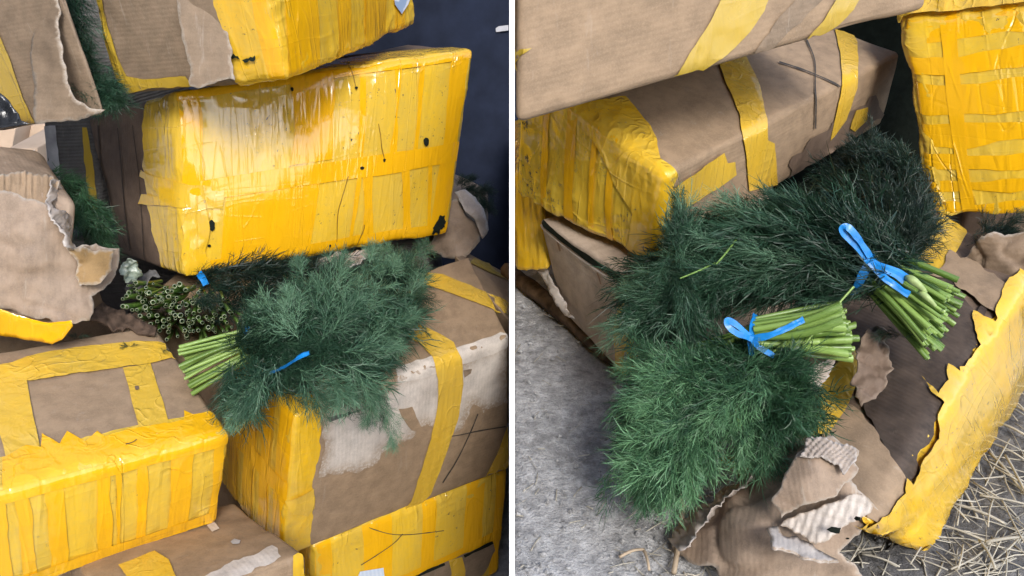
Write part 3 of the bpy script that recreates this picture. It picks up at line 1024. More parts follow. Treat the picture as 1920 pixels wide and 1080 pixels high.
def cloth():
    nx, nz = 240, 60
    X, Z = np.meshgrid(np.linspace(-1.40, 2.4, nx), np.linspace(GROUND_Z + 0.003, 2.35, nz), indexing="ij")  # right half added to block the sky and darken the gap there
    p = np.stack([X.ravel(), np.full(X.size, 2.80), Z.ravel()], 1)
    fold = 0.055 * np.sin(p[:, 0] * 11 + 1.3 * np.sin(p[:, 2] * 1.4)) * (0.5 + 0.5 * noise(p, 1.1, 4)) + 0.02 * noise(p * [1, 1, .35], 5, 9, 2)
    p[:, 1] += fold
    i = (np.arange(nx - 1)[:, None] * nz + np.arange(nz - 1)[None]).ravel()
    q = np.stack([i, i + nz, i + nz + 1, i + 1], 1)
    t = thing("backdrop_cloth", (0.5, 2.8, GROUND_Z), "dark navy cloth hanging behind the stacked boxes", "cloth")
    mk("hanging_cloth", np.concatenate([p, p + [0, 0.004, 0]]), np.concatenate([q, q[:, ::-1] + len(p)]), M_cloth, t)
    pts = unp([929, 956, 957, 930], [50, 47, 57, 60], [2.72] * 4)
    pts[:, 0] = np.minimum(pts[:, 0], -0.012)
    pts = np.concatenate([pts, pts + FW * 0.003])
    mk("white_tag", pts, np.array([[0, 3, 2, 1], [4, 5, 6, 7], [0, 1, 5, 4], [1, 2, 6, 5], [2, 3, 7, 6], [3, 0, 4, 7]]), plain("faded_tag", (0.4, 0.4, 0.42), 0.7), t, smooth=False)
cloth()

def dep(box, x, y):
    d = Vector(FW + RT * (x - 960) / FPX + UP * (540 - y) / FPX).normalized()
    h = box.bvh.ray_cast(Vector(CAM), d)[0]
    return None if h is None else float((np.array(h) - CAM) @ FW)

def newbox(key, name, label, cat="box", group=None, mat=None, n=22, body="body", **kw):
    b = Box(key, **kw)
    base = CORN[key][:4].mean(0)
    t = thing(name, base, label, cat, group)
    b.body(mat or M_kraft, t, body, n)
    return b, t

def vstrips(b, t, face, mat, ranges, v=(-1, 1), seed=0, off=0.0035, skew=0.0, swap=True, jit=.012):
    for i, r in enumerate(ranges):
        b.band("tape_strip", mat, t, face, r[0], r[1], r[2] if len(r) > 2 else v[0], r[3] if len(r) > 3 else v[1], swap=swap, seed=seed + i * 7, off=off + 0.0004 * (i % 3), skew=r[4] if len(r) > 4 else skew, n=44, jit=jit)

# ================================================================== LEFT HEAP
# ---- big wrapped box in the middle
L1, tL1 = newbox("L1", "wrapped_box", "big box wrapped in shiny yellow tape, lying askew on top of the dill bunches", mat=M_damp_shade, rnd=0.012, bulge=0.018, dent=0.006, seed=4, n=30)
L1.shell("tape_wrap", M_wrap, tL1, lo=(-1, -1, -1), hi=(1, -0.38, 1), n=110, wr=0.003, off=0.0015, jit=0.05, seed=6)
F = (1, -1)
vstrips(L1, tL1, F, M_deep, [(-0.98, -0.86), (-0.30, -0.02, 0.05, 1), (0.16, 0.20), (0.42, 0.46, 0.0, 1), (0.60, 0.63, -0.1, 1), (0.84, 0.97), (-0.72, -0.10, -1, -0.10, 0.03), (0.20, 0.27, -1, -0.2, -0.10), (0.50, 0.56, -1, -0.2, -0.12), (0.72, 0.76, -1, -0.15, -0.1)], seed=10)
vstrips(L1, tL1, F, M_deep, [(-0.20, 0.03)], v=(-0.99, 0.99), seed=40, off=0.0048, skew=0.0, swap=False)
vstrips(L1, tL1, F, M_deep, [(-1.0, -0.86), (0.90, 1.0)], v=(-0.99, 0.99), seed=44, off=0.0042, swap=False)
patch("tape_strip", L1, [(268, 318), (290, 330), (345, 345), (420, 352), (418, 392), (340, 388), (262, 382), (268, 362), (300, 368), (288, 350), (266, 330)], M_crum, tL1, off=0.005, jit=2, seed=5, wr=0.002)
patch("tape_strip", L1, [(350, 395), (385, 372), (392, 420), (384, 470), (398, 505), (350, 512), (344, 470)], M_crum, tL1, off=0.007, jit=3, seed=6, wr=0.003, edge=1.0)
for i, (x, y, w, h) in enumerate([(397, 422, 6, 11), (392, 459, 3, 3), (797, 266, 5, 8), (678, 315, 4, 3), (719, 301, 2, 4), (618, 459, 2, 3), (667, 165, 3, 3), (547, 168, 3, 4)]):
    patch("hole", L1, [(x - w, y - h * .4), (x - w * .2, y - h), (x + w, y - h * .5), (x + w * .8, y + h * .6), (x, y + h), (x - w * .9, y + h * .5)], M_hole_shade, tL1, off=0.0058, sp=3, jit=1.2, seed=i, jf=.2)
patch("hole", L1, [(808, 436), (812, 420), (824, 404), (833, 402), (832, 424), (820, 436)], M_hole_shade, tL1, off=0.0062, sp=3, jit=2.5, seed=9, jf=.2)
for i, p in enumerate([[(708, 232), (712, 255), (714, 275), (720, 302)], [(650, 120), (660, 140), (667, 170)], [(630, 452), (632, 400), (640, 370), (652, 330)], [(667, 460), (680, 430), (682, 420)]]):
    stroke("crease", L1, p, 1.3, M_crease, tL1, off=0.0056, seed=i)
for i, p in enumerate([[(185, 235), (192, 330), (205, 430), (225, 475)], [(222, 240), (228, 300), (236, 400), (245, 470)], [(250, 235), (262, 330), (268, 420), (272, 492)]]):
    stroke("crease", L1, p, 2.4 - .5 * i, M_wet, tL1, off=0.002, seed=i + 4)

# ---- box behind it at the left
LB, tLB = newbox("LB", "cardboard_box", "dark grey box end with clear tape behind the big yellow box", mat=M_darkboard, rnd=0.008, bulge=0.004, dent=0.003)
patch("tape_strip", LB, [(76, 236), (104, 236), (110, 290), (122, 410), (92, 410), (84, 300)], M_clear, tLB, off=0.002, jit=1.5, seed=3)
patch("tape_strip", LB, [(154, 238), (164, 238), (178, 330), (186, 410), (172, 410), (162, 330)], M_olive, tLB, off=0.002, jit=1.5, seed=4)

# ---- front left box with taped lid
L4, tL4 = newbox("L4", "wrapped_box", "front left box with a brown taped lid and a yellow wrapped front", rnd=0.010, bulge=0.006, dent=0.004, seed=7, n=26)
L4.shell("tape_wrap", M_wrap, tL4, lo=(-1, -1, -1), hi=(1, -0.62, 1), n=100, wr=0.003, seed=9, jit=0.02)
vstrips(L4, tL4, (1, -1), M_deep, [(-0.93, -0.62), (-0.36, -0.24), (-0.02, 0.08), (0.28, 0.36), (0.54, 0.72), (0.90, 0.98), (-0.55, -0.47, -1, .9), (0.12, 0.15)], seed=20, skew=-0.02)
vstrips(L4, tL4, (1, -1), M_deep, [(-0.90, -0.66), (0.80, 1.0)], v=(-0.99, 0.99), seed=28, off=0.0048, swap=False)
patch("tape_strip", L4, [(-4, 690), (60, 668), (160, 652), (250, 642), (310, 642), (332, 672), (280, 684), (160, 700), (60, 716), (-4, 722)], M_thin, tL4, off=0.0035, jit=1.5, seed=2, wr=.0012)
patch("tape_strip", L4, [(230, 692), (282, 684), (300, 740), (318, 800), (262, 812), (246, 750)], M_thin, tL4, off=0.003, jit=1, seed=3)
patch("tape_strip", L4, [(-4, 712), (48, 706), (60, 770), (76, 845), (12, 862), (-4, 800)], M_thin, tL4, off=0.003, jit=1, seed=4, wr=.002)
patch("tape_strip", L4, [(4, 862), (50, 838), (76, 842), (78, 815), (112, 836), (126, 812), (160, 832), (182, 812), (196, 822), (240, 808), (318, 796), (345, 790), (344, 772), (362, 780), (400, 776), (428, 806), (420, 832), (340, 852), (200, 876), (100, 900), (4, 925)], M_deep, tL4, off=0.0042, jit=1.2, seed=5, wr=.0015)
stroke("crease", L4, [(235, 838), (248, 834), (256, 829)], 2, M_ink, tL4, off=0.006)
patch("hole", L4, [(252, 728), (259, 728), (260, 734), (254, 735)], M_damp_shade, tL4, off=0.0045, sp=3, jit=.8, seed=1)

# ---- right lower box with white scuffed side
L5, tL5 = newbox("L5", "cardboard_box", "long brown box with a white scuffed side and yellow taped end, under the dill", rnd=0.008, bulge=0.004, dent=0.003, seed=12, n=28)
L5.shell("tape_wrap", M_crum, tL5, lo=(-1, -1, -1), hi=(-0.80, 1, 1), n=90, wr=0.003, seed=3, jit=0.03)
vstrips(L5, tL5, (0, -1), M_deep, [(-0.98, -0.70), (-0.52, -0.30), (-0.1, 0.2), (0.42, 0.7)], seed=50, swap=False)
vstrips(L5, tL5, (0, -1), M_deep, [(-0.12, 0.12)], v=(-.99, .99), seed=57, off=0.0045, swap=True)
patch("torn_layer", L5, [(613, 776), (690, 754), (742, 706), (800, 690), (956, 640), (958, 755), (905, 775), (888, 756), (880, 768), (850, 810), (812, 802), (800, 790), (770, 815), (730, 850), (660, 882), (601, 890)], M_pale, tL5, off=0.0012, jit=9, seed=4, rimw=22, sp=7, jf=.03)
patch("torn_layer", L5, [(742, 690), (800, 672), (956, 620), (957, 650), (800, 706), (745, 720)], M_pale, tL5, off=0.0022, jit=2, seed=6)
patch("stain", L5, [(745, 765), (772, 760), (790, 800), (800, 812), (770, 806), (752, 780)], M_kraft, tL5, off=0.0026, jit=2, seed=8)
patch("stain", L5, [(614, 782), (660, 768), (700, 758), (690, 766), (640, 780), (616, 790)], M_darkboard, tL5, off=0.003, jit=2.5, seed=9)
patch("stain", L5, [(868, 694), (884, 688), (880, 698), (870, 704)], M_grey, tL5, off=0.003, jit=3, seed=10)
patch("tape_strip", L5, [(752, 612), (775, 605), (820, 626), (850, 645), (864, 672), (866, 718), (858, 780), (836, 845), (806, 925), (770, 962), (762, 958), (785, 890), (806, 820), (818, 760), (820, 710), (810, 672), (785, 645), (758, 632)], M_thin, tL5, off=0.004, jit=1, seed=11)
patch("tape_strip", L5, [(788, 512), (830, 516), (900, 545), (957, 568), (957, 592), (900, 572), (846, 552), (795, 535)], M_thin, tL5, off=0.003, jit=1, seed=12)
patch("tape_strip", L5, [(958, 800), (958, 865), (946, 880), (905, 902), (930, 850), (946, 806)], M_thin, tL5, off=0.003, jit=1, seed=13)
patch("torn_layer", L5, [(535, 935), (560, 928), (586, 912), (588, 950), (575, 966), (545, 960)], M_thin, tL5, off=0.006, jit=3, seed=15, wr=.003)
stroke("ink_mark", L5, [(825, 817), (858, 814), (895, 806), (946, 798)], 2.0, M_ink, tL5, off=0.004)
stroke("ink_mark", L5, [(894, 774), (880, 808), (855, 860), (828, 903)], 2.0, M_ink, tL5, off=0.004, seed=2)

CORN['L10'] = np.array([unp(856, 700, 1.93), unp(955.5, 800, 1.76), unp(884, 700, 2.06), unp(955.5, 700, 2.06), unp(852, 477, 1.83), unp(955.5, 602, 1.66), unp(880, 476, 1.96), unp(955.5, 514, 1.95)])
L10, tL10 = newbox("L10", "cardboard_box", "brown box top with yellow tape behind the scuffed box, beside the navy cloth", rnd=.006, bulge=.002, dent=.002, n=12)
patch("tape_strip", L10, [(850, 524), (900, 545), (957, 568), (957, 592), (900, 572), (860, 556)], M_thin, tL10, off=0.003, jit=1, seed=12)
patch("tape_strip", L10, [(888, 486), (935, 502), (957, 512), (957, 530), (920, 514), (880, 494)], M_olive, tL10, off=0.003, jit=1, seed=14)

# ---- bottom right wrapped box
L6, tL6 = newbox("L6", "wrapped_box", "yellow wrapped box with a black pen cross at the bottom of the left heap", rnd=0.012, bulge=0.010, dent=0.006, seed=15)
L6.shell("tape_wrap", M_wrap, tL6, n=80, wr=0.004, seed=13)
vstrips(L6, tL6, (1, -1), M_deep, [(-0.98, -0.84), (-0.55, -0.28), (0.02, 0.16), (0.5, 0.72), (0.86, 0.97)], seed=60)
vstrips(L6, tL6, (1, -1), M_deep, [(-0.35, -0.10)], v=(-.99, .99), seed=66, off=.0048, swap=False)
vstrips(L6, tL6, (0, -1), M_deep, [(-0.9, -0.3), (-0.1, 0.35)], seed=68, swap=False)
stroke("ink_mark", L6, [(690, 988), (730, 999), (770, 1000), (830, 993)], 1.4, M_ink, tL6, off=0.0050)
stroke("ink_mark", L6, [(752, 998), (735, 1016), (700, 1040), (674, 1056)], 1.4, M_ink, tL6, off=0.0068, seed=3)
patch("label", L6, [(668, 1078), (672, 1068), (716, 1061), (720, 1092), (670, 1096)], M_label, tL6, off=0.007, jit=0)
patch("board_patch", L6, [(760, 1090), (785, 1072), (830, 1052), (870, 1036), (922, 1014), (924, 1030), (905, 1075), (890, 1096)], M_grey, tL6, off=0.007, jit=2, seed=4)
stroke("board_slit", L6, [(866, 1040), (895, 1026), (920, 1014)], 6, M_hole_shade, tL6, off=0.0085)
stroke("board_slit", L6, [(776, 1078), (800, 1066), (830, 1054)], 6, M_hole_shade, tL6, off=0.0085, seed=5)
patch("tape_strip", L6, [(836, 1046), (862, 1040), (868, 1066), (866, 1095), (838, 1095), (842, 1070)], M_thin, tL6, off=0.0095, jit=1, seed=5)

# ---- bottom left brown box
L7, tL7 = newbox("L7", "cardboard_box", "brown box lid with dented corner, wedged below the two front boxes", rnd=0.010, bulge=0.006, dent=0.006, seed=17)
patch("tape_strip", L7, [(222, 1062), (290, 1036), (316, 1052), (330, 1084), (322, 1100), (250, 1100)], M_thin, tL7, off=0.003, jit=1, seed=2)
patch("tape_strip", L7, [(549, 1044), (566, 1034), (580, 1030), (580, 1096), (546, 1096)], M_crum, tL7, off=0.003, jit=1.5, seed=3)
patch("torn_layer", L7, [(370, 1086), (440, 1056), (510, 1026), (520, 1030), (530, 1046), (470, 1072), (400, 1098)], M_pale, tL7, off=0.0018, jit=4, seed=5)
patch("tape_strip", L7, [(388, 988), (402, 982), (412, 994), (398, 1000)], M_pale, tL7, off=0.003, jit=1, seed=7)
patch("torn_layer", L7, [(432, 1019), (440, 1014), (452, 1016), (449, 1022), (437, 1023)], M_clear, tL7, off=0.003, jit=1.5, seed=8, sp=4)

# ---- added boxes darkening the gaps between the front boxes and under the left side
CORN['L9'] = np.array([[-.80, 1.27, .12], [-.55, 1.22, .12], [-.72, 1.62, .12], [-.46, 1.58, .12], [-.80, 1.29, .66], [-.58, 1.26, .63], [-.74, 1.62, .68], [-.50, 1.58, .66]], float)
newbox("L9", "cardboard_box", "added brown box darkening the gap behind the front boxes, under the cut stem ends", mat=M_kraft, n=8)
CORN['LA'] = np.array([[-1.6, .95, .12], [-.98, .92, .12], [-1.6, 1.4, .12], [-.84, 1.5, .12], [-1.6, .96, .72], [-.98, .95, .72], [-1.6, 1.4, .74], [-.86, 1.5, .72]], float)
newbox("LA", "cardboard_box", "added brown box standing low behind the left end of the taped lid", mat=M_kraft, n=8)

CORN['LC'] = np.array([[-1.35, 1.75, .12], [-.20, 1.75, .12], [-1.35, 2.1, .12], [-.2, 2.1, .12], [-1.35, 1.76, .70], [-.20, 1.76, .68], [-1.35, 2.1, .70], [-.2, 2.1, .68]], float)  # added box, its dark grey puts shade into the gap
newbox("LC", "cardboard_box", "added dark grey box standing for shade under the back of the big yellow box", mat=M_darkboard, n=8)

# ---- upper right torn box
U1, tU1 = newbox("U1", "torn_box", "upper box with a yellow wrapped end and a torn brown front", mat=M_grey, rnd=0.014, bulge=0.010, dent=0.006, seed=21, n=26)
U1.shell("tape_wrap", M_crum, tU1, lo=(0.42, -1, -1), hi=(1, 1, 1), n=90, wr=0.005, seed=17, jit=0.03)
vstrips(U1, tU1, (0, 1), M_deep, [(-0.9, -0.55), (-0.3, -0.12), (0.1, 0.5), (0.66, 0.84)], seed=80, swap=False, skew=0.08)
vstrips(U1, tU1, (1, -1), M_deep, [(0.80, 0.97)], seed=85)
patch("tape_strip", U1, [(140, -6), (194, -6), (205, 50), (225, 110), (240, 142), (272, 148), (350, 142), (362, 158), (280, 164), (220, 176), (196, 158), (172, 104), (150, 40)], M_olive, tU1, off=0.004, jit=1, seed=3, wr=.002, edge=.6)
patch("label", U1, [(733, -8), (766, -8), (760, 8), (748, 26), (735, 8)], M_label, tU1, off=0.007, jit=0, seed=1)
d0 = dep(U1, 380, 60)
sheet("torn_flap", [(328, -10), (332, 30), (345, 80), (352, 120), (357, 160), (370, 166), (396, 158), (432, 146), (440, 150), (434, 100), (424, 40), (416, -10)],
      [(330, 0, d0 - .022), (360, 160, d0 - .012), (430, 140, d0 - .012), (420, 0, d0 - .012)], M_grey, tU1, jit=4, seed=6, crump=.002)
sheet("torn_edge", [(322, 40), (334, 36), (346, 82), (338, 78), (326, 66)], [(325, 40, d0 - .028), (345, 80, d0 - .022), (335, 60, d0 - .026)], M_flute, tU1, jit=5, seed=8, sp=4, crump=.004, cf=50)
patch("dill_scrap", U1, [(438, 100), (462, 108), (486, 104), (484, 110), (463, 113), (440, 108)], M_dilld, tU1, off=0.008, jit=4, sp=4, seed=3, jf=.3)

# ---- upper left torn box
U2, tU2 = newbox("U2", "torn_box", "upper left brown box torn open along its right side, showing dill", mat=M_grey, rnd=0.014, bulge=0.008, dent=0.006, seed=23, n=24)
patch("tape_strip", U2, [(-10, 60), (0, 58), (22, 110), (45, 180), (66, 226), (50, 232), (20, 190), (-10, 160)], M_olive, tU2, off=0.004, jit=1, seed=3)
d0 = dep(U2, 100, 100)
sheet("torn_flap", [(64, -10), (108, -10), (108, 20), (112, 90), (122, 150), (142, 186), (168, 202), (196, 206), (188, 212), (140, 226), (70, 230), (60, 120)],
      [(70, 0, d0 - .012), (110, 0, d0 - .05), (112, 110, d0 - .05), (130, 180, d0 - .04), (185, 208, d0 - .02), (70, 225, d0 - .02), (80, 110, d0 - .018)], M_grey, tU2, jit=3, seed=5, crump=.003)
sheet("torn_edge", [(-6, 170), (18, 190), (38, 226), (60, 232), (30, 238), (-6, 240)], [(0, 180, d0 - .03), (40, 230, d0 - .03), (0, 238, d0 - .03)], M_foil, tU2, jit=2, seed=7, crump=.004, cf=40)

lv = Leaves(31, .1)
lv.spine([(118, -10, 1.36, .018), (130, 70, 1.36, .018), (148, 130, 1.35, .022), (175, 180, 1.34, .018)], 200, (.05, .09), .6, .1, (0.05, 0.5), .3, .7)
lv.spine([(150, 130, 1.34, .02), (185, 175, 1.33, .016), (222, 192, 1.33, .010)], 50, (.04, .07), .6, .15, (0.15, 0.6), .3, .7)
tb = thing("dill_bunch", unp(160, 150, 1.44), "dill bunch squeezed out between the two torn upper boxes", "dill", "dill bunches in the heaps")
lv.build("foliage", M_dill, tb)
stems(tb, [unp(165, 90, 1.40), unp(150, 95, 1.40), unp(175, 120, 1.40), unp(160, 100, 1.40)], [unp(155, 135, 1.315), unp(140, 110, 1.32), unp(152, 139, 1.315), unp(147, 109, 1.32)], .0042, seed=3)

# ---- torn box at the left
L3, tL3 = newbox("L3", "torn_box", "torn brown box at the left edge with ragged corrugated rim", mat=M_worn, rnd=0.02, bulge=0.012, dent=0.01, seed=27)
dl = lambda x, y: (dep(L3, min(x, 120), min(max(y, 350), 630)) or 1.28)
sheet("torn_flap", [(-20, 358), (40, 366), (84, 384), (108, 400), (128, 440), (140, 466), (178, 462), (222, 468), (224, 500), (214, 524), (196, 544), (172, 556), (174, 578), (168, 600), (140, 606), (118, 604), (60, 592), (-20, 575)],
      [(0, 370, dl(0, 370) - .03), (100, 400, dl(100, 400) - .03), (130, 470, dl(120, 470) - .02), (220, 490, dl(120, 490) + .05), (170, 590, 1.30), (60, 590, dl(60, 590) - .02), (0, 560, dl(0, 560) - .02), (60, 480, dl(60, 480) - .04)],
      M_worn, tL3, jit=5, seed=9, crump=.006, cf=14, rimw=5, thick=.005)
sheet("stained_paper", [(132, 468), (180, 464), (214, 470), (212, 500), (186, 528), (150, 538), (140, 520), (146, 498)],
      [(135, 470, dl(120, 470) - .029), (214, 470, dl(120, 480) + .035), (190, 528, 1.295), (142, 520, dl(120, 500) - .02)], cardboard("stained_board", (0.27, 0.17, 0.07), dark=(0.12, 0.08, 0.05), stain=.7, wear=.5), tL3, jit=6, seed=12, crump=.004, thick=.002)
sheet("flute_layer", [(-20, 328), (60, 322), (92, 326), (116, 338), (110, 352), (100, 420), (92, 404), (84, 386), (40, 370), (-20, 362)],
      [(0, 325, dl(0, 350) - .012), (100, 325, dl(100, 350) - .005), (0, 370, dl(0, 360) - .016), (95, 405, dl(95, 400) - .012)],
      M_rib, tL3, jit=4, seed=13, crump=.001, thick=.004, disp=lambda P: 0.0020 * np.sin((P[:, 0] + 3 * noise(P, .03, 2)) * 2 * math.pi / 14), sp=4)
sheet("torn_edge", [(94, 340), (112, 336), (116, 350), (104, 372), (100, 396), (120, 404), (134, 430), (140, 462), (126, 458), (108, 420), (92, 400)],
      [(100, 345, dl(100, 350) - .02), (100, 400, dl(100, 400) - .035), (135, 450, dl(120, 450) - .028), (118, 420, dl(118, 420) - .03)], M_flute, tL3, jit=5, seed=15, sp=4, crump=.006, cf=45)
sheet("tape_strip", [(-10, 576), (40, 594), (90, 606), (134, 600), (136, 612), (118, 636), (98, 645), (40, 634), (-10, 628)],
      [(0, 580, dl(0, 575) - .030), (60, 598, dl(60, 595) - .030), (130, 604, dl(118, 604) - .030), (100, 642, dl(100, 630) - .012), (40, 632, dl(40, 625) - .012), (0, 625, dl(0, 620) - .012)], M_deep, tL3, jit=1.2, seed=7, sp=7, crump=.0015, cf=25, thick=.001, rimw=0)

lv = Leaves(33, .1)
lv.spine([(112, 360, 1.50, .03), (140, 385, 1.47, .03), (165, 425, 1.46, .03), (200, 462, 1.46, .02)], 130, (.045, .08), .5, .1, (0.25, 0.9), .4, .5)
tb = thing("dill_bunch", unp(160, 420, 1.47), "dill bunch showing between the torn left box and the big yellow box", "dill", "dill bunches in the heaps")
lv.build("foliage", M_dillf, tb)

# ---- bark, film, scraps
Pb = sheet("bark_piece", [(160, 590), (190, 570), (232, 586), (262, 600), (292, 618), (290, 628), (262, 622), (236, 612), (232, 622), (214, 620), (206, 606), (176, 602)],
      [(160, 590, 1.345), (290, 622, 1.385), (230, 580, 1.41), (215, 620, 1.37)], M_bark, jit=4, seed=3, crump=.006, cf=60, thick=.008, rimw=0)
prop(Pb, "dark flake of bark on the brown lid beside the cut stem ends", "bark")
Pb = sheet("film_scrap", [(228, 498), (242, 484), (258, 490), (262, 510), (254, 528), (238, 532), (230, 518)], [(230, 500, 1.40), (260, 490, 1.42), (240, 530, 1.40), (260, 520, 1.43)], M_plastic, jit=3, seed=5, sp=3, crump=.008, cf=70, thick=.001, rimw=0)
prop(Pb, "crumpled pale plastic scrap beside the torn left box", "plastic scrap")
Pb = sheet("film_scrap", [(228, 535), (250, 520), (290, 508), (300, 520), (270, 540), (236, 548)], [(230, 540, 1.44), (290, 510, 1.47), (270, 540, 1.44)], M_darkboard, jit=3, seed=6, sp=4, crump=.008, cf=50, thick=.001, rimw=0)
prop(Pb, "grey crumpled film under the corner of the big yellow box", "plastic scrap")

def sprig(px, py, d, n, L, label, seed, mat=None):
    lv = Leaves(seed)
    rs = np.random.RandomState(seed)
    for i in range(n):
        a = rs.uniform(0, 6.28)
        dd = RT * math.cos(a) + FW * math.sin(a) * 0.8 + UP * 0.2
        lv.add(unp(px, py, d), dd, np.array([0, -0.3, 1.0]), L * rs.uniform(.6, 1.1), rs.uniform(.1, .6))
    prop(lv.build("dill_sprig", mat or M_dilld), label, "dill sprig")
sprig(243, 650, dep(L4, 243, 650) - .006, 5, .022, "small dill sprig on the yellow tape of the lid", 3)
sprig(146, 632, (dep(L4, 146, 640) or 1.3) - .006, 4, .020, "small dill sprig on the bare brown lid", 4)
sprig(303, 658, dep(L4, 303, 660) - .006, 2, .018, "tiny dill sprig near the right corner of the lid tape", 5)

# ---- bunch of cut stem ends facing out
tb = thing("dill_bunch", unp(340, 590, 1.46), "dill bunch with round cut stem ends facing out under the yellow box", "dill", "dill bunches in the heaps")
q = disc(150, 3)
ex, ey = 345 + q[:, 0] * 98 + q[:, 1] * 14, 585 + q[:, 1] * 50 + q[:, 0] * 14
rs = np.random.RandomState(5)
dd = 1.405 + 0.02 * q[:, 1] * -1 + rs.uniform(-.022, .022, len(q)) + 0.03 * np.abs(q[:, 0])
B_ = unp(ex, ey, dd)
A_ = unp(350 + q[:, 0] * 80, 575 + q[:, 1] * 42, 1.60 + 0.02 * q[:, 1])
stems(tb, A_, B_, .0040, M_stemd, 10, 7)
q = disc(16, 5)
stems(tb, unp(300 + q[:, 0] * 30, 548 + q[:, 1] * 22, 1.55), unp(258 + q[:, 0] * 38, 558 + q[:, 1] * 28, 1.40 + rs.uniform(-.01, .01, 16)), .0040, M_stemd, 10, 8)
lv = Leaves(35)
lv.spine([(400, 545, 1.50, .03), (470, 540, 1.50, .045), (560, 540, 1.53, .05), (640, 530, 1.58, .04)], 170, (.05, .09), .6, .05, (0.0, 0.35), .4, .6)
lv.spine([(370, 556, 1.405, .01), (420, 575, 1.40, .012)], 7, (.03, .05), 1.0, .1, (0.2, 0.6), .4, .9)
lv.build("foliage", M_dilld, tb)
ribbon("tie", [unp(372, 512, 1.455), unp(380, 522, 1.45), unp(386, 534, 1.452)], .012, -FW, M_blue, tb)

# ---- front bunch of the left heap
tb = thing("dill_bunch", unp(560, 700, 1.34), "loose dill bunch spilling over the yellow corner with pale stems pointing left", "dill", "dill bunches in the heaps")
q = disc(46, 7)
ex = 352 + q[:, 0] * 12 + q[:, 1] * 12
ey = 694 + q[:, 1] * 46
B_ = unp(ex, ey, 1.265 + q[:, 0] * .035 + 0.02)
A_ = unp(470 + q[:, 1] * 6, 642 + q[:, 1] * 26, 1.30 + q[:, 0] * .022)
stems(tb, A_, B_, .0036, M_stem, 8, 11)
A2 = unp(475 + q[:20, 1] * 10, 640 + q[:20, 1] * 30, 1.29 + q[:20, 0] * .02)
stems(tb, unp(610 + q[:20, 1] * 30, 605 + q[:20, 1] * 40, 1.32 + q[:20, 0] * .03), A2, .0022, M_stemd, 6, 12)
lv = Leaves(37)
sp_ = lambda *a, **k: lv.spine(*a, **k)
sp_([(470, 640, 1.28, .025), (540, 615, 1.28, .038), (620, 615, 1.29, .052), (690, 615, 1.33, .052), (735, 625, 1.36, .03)], 330, (.06, .10), .65, .15, (0.15, 0.85), .45, .55)
sp_([(500, 680, 1.26, .03), (580, 685, 1.24, .03), (650, 685, 1.26, .036), (715, 685, 1.30, .022)], 150, (.05, .09), .6, .25, (0.15, 0.75), .45, .6)
sp_([(600, 590, 1.36, .03), (670, 565, 1.42, .032), (720, 540, 1.48, .024), (760, 525, 1.54, .014)], 110, (.05, .08), .6, -.05, (0.2, 0.85), .4, .6)
sp_([(700, 610, 1.34, .022), (745, 590, 1.38, .016), (775, 572, 1.43, .008)], 40, (.05, .08), .5, .0, (0.2, 0.7), .4, .5)
sp_([(700, 735, 1.27, .016), (718, 765, 1.262, .010), (730, 795, 1.26, .006)], 24, (.025, .04), .5, .25, (0.3, 0.8), .3, .4)
sp_([(470, 690, 1.22, .02), (455, 730, 1.20, .02), (440, 765, 1.20, .012)], 40, (.05, .08), .5, .2, (0.3, 0.8), .3, .5)
sp_([(520, 660, 1.25, .02), (480, 720, 1.215, .025), (460, 760, 1.21, .012)], 30, (.05, .08), .6, .2, (0.3, 0.8), .3, .5)
lv.plumes([(600, 590, 1.24, 560, 500, 1.27), (620, 590, 1.24, 640, 500, 1.28), (640, 600, 1.23, 700, 480, 1.34), (680, 600, 1.24, 745, 500, 1.36), (690, 620, 1.24, 780, 545, 1.36),
           (690, 640, 1.24, 770, 600, 1.31), (560, 640, 1.21, 540, 560, 1.23), (600, 640, 1.21, 660, 580, 1.22), (640, 660, 1.20, 730, 650, 1.25), (600, 680, 1.20, 640, 740, 1.18),
           (650, 680, 1.20, 690, 735, 1.20), (560, 690, 1.19, 600, 740, 1.17),
           (490, 690, 1.19, 440, 775, 1.155), (520, 680, 1.19, 470, 745, 1.165), (540, 630, 1.21, 500, 580, 1.24), (760, 520, 1.50, 795, 465, 1.58), (720, 520, 1.46, 720, 470, 1.55), (770, 560, 1.40, 795, 520, 1.48)], L=.058, tone=.58, n=7, wide=.7)
lv.plumes([(716, 745, 1.225, 734, 828, 1.20), (700, 740, 1.225, 690, 785, 1.205)], L=.034, tone=.6, n=9, wide=.7)
lv.build("foliage", M_dill, tb)
ribbon("tie", [unp(505, 700, 1.23), unp(535, 686, 1.195), unp(560, 670, 1.175), unp(580, 661, 1.175)], .0085, -FW + UP, M_blue, tb, fold=.001)
ribbon("tie", [unp(458, 618, 1.265), unp(468, 622, 1.262), unp(478, 632, 1.262)], .012, -FW, M_blue, tb)

lv = Leaves(39)
lv.spine([(660, 525, 1.62, .015), (720, 510, 1.66, .022), (772, 492, 1.70, .015)], 90, (.045, .07), .7, .05, (0.1, 0.6), .4, .7)
lv.spine([(740, 540, 1.50, .03), (780, 560, 1.47, .02)], 30, (.05, .08), .7, .1, (0.2, 0.7), .4, .7)
tb = thing("dill_bunch", unp(740, 480, 1.62), "dark dill tuft under the right corner of the big yellow box", "dill", "dill bunches in the heaps")
lv.build("foliage", M_dill, tb)
Pb = sheet("board_scrap", [(585, 492), (630, 478), (690, 470), (692, 486), (640, 500), (596, 500)], [(590, 495, 1.60), (690, 475, 1.66), (640, 500, 1.60)], M_flute, jit=5, seed=25, sp=4, crump=.006, cf=50)
prop(Pb, "grey ragged board scrap pinched beneath the big yellow box", "cardboard scrap")

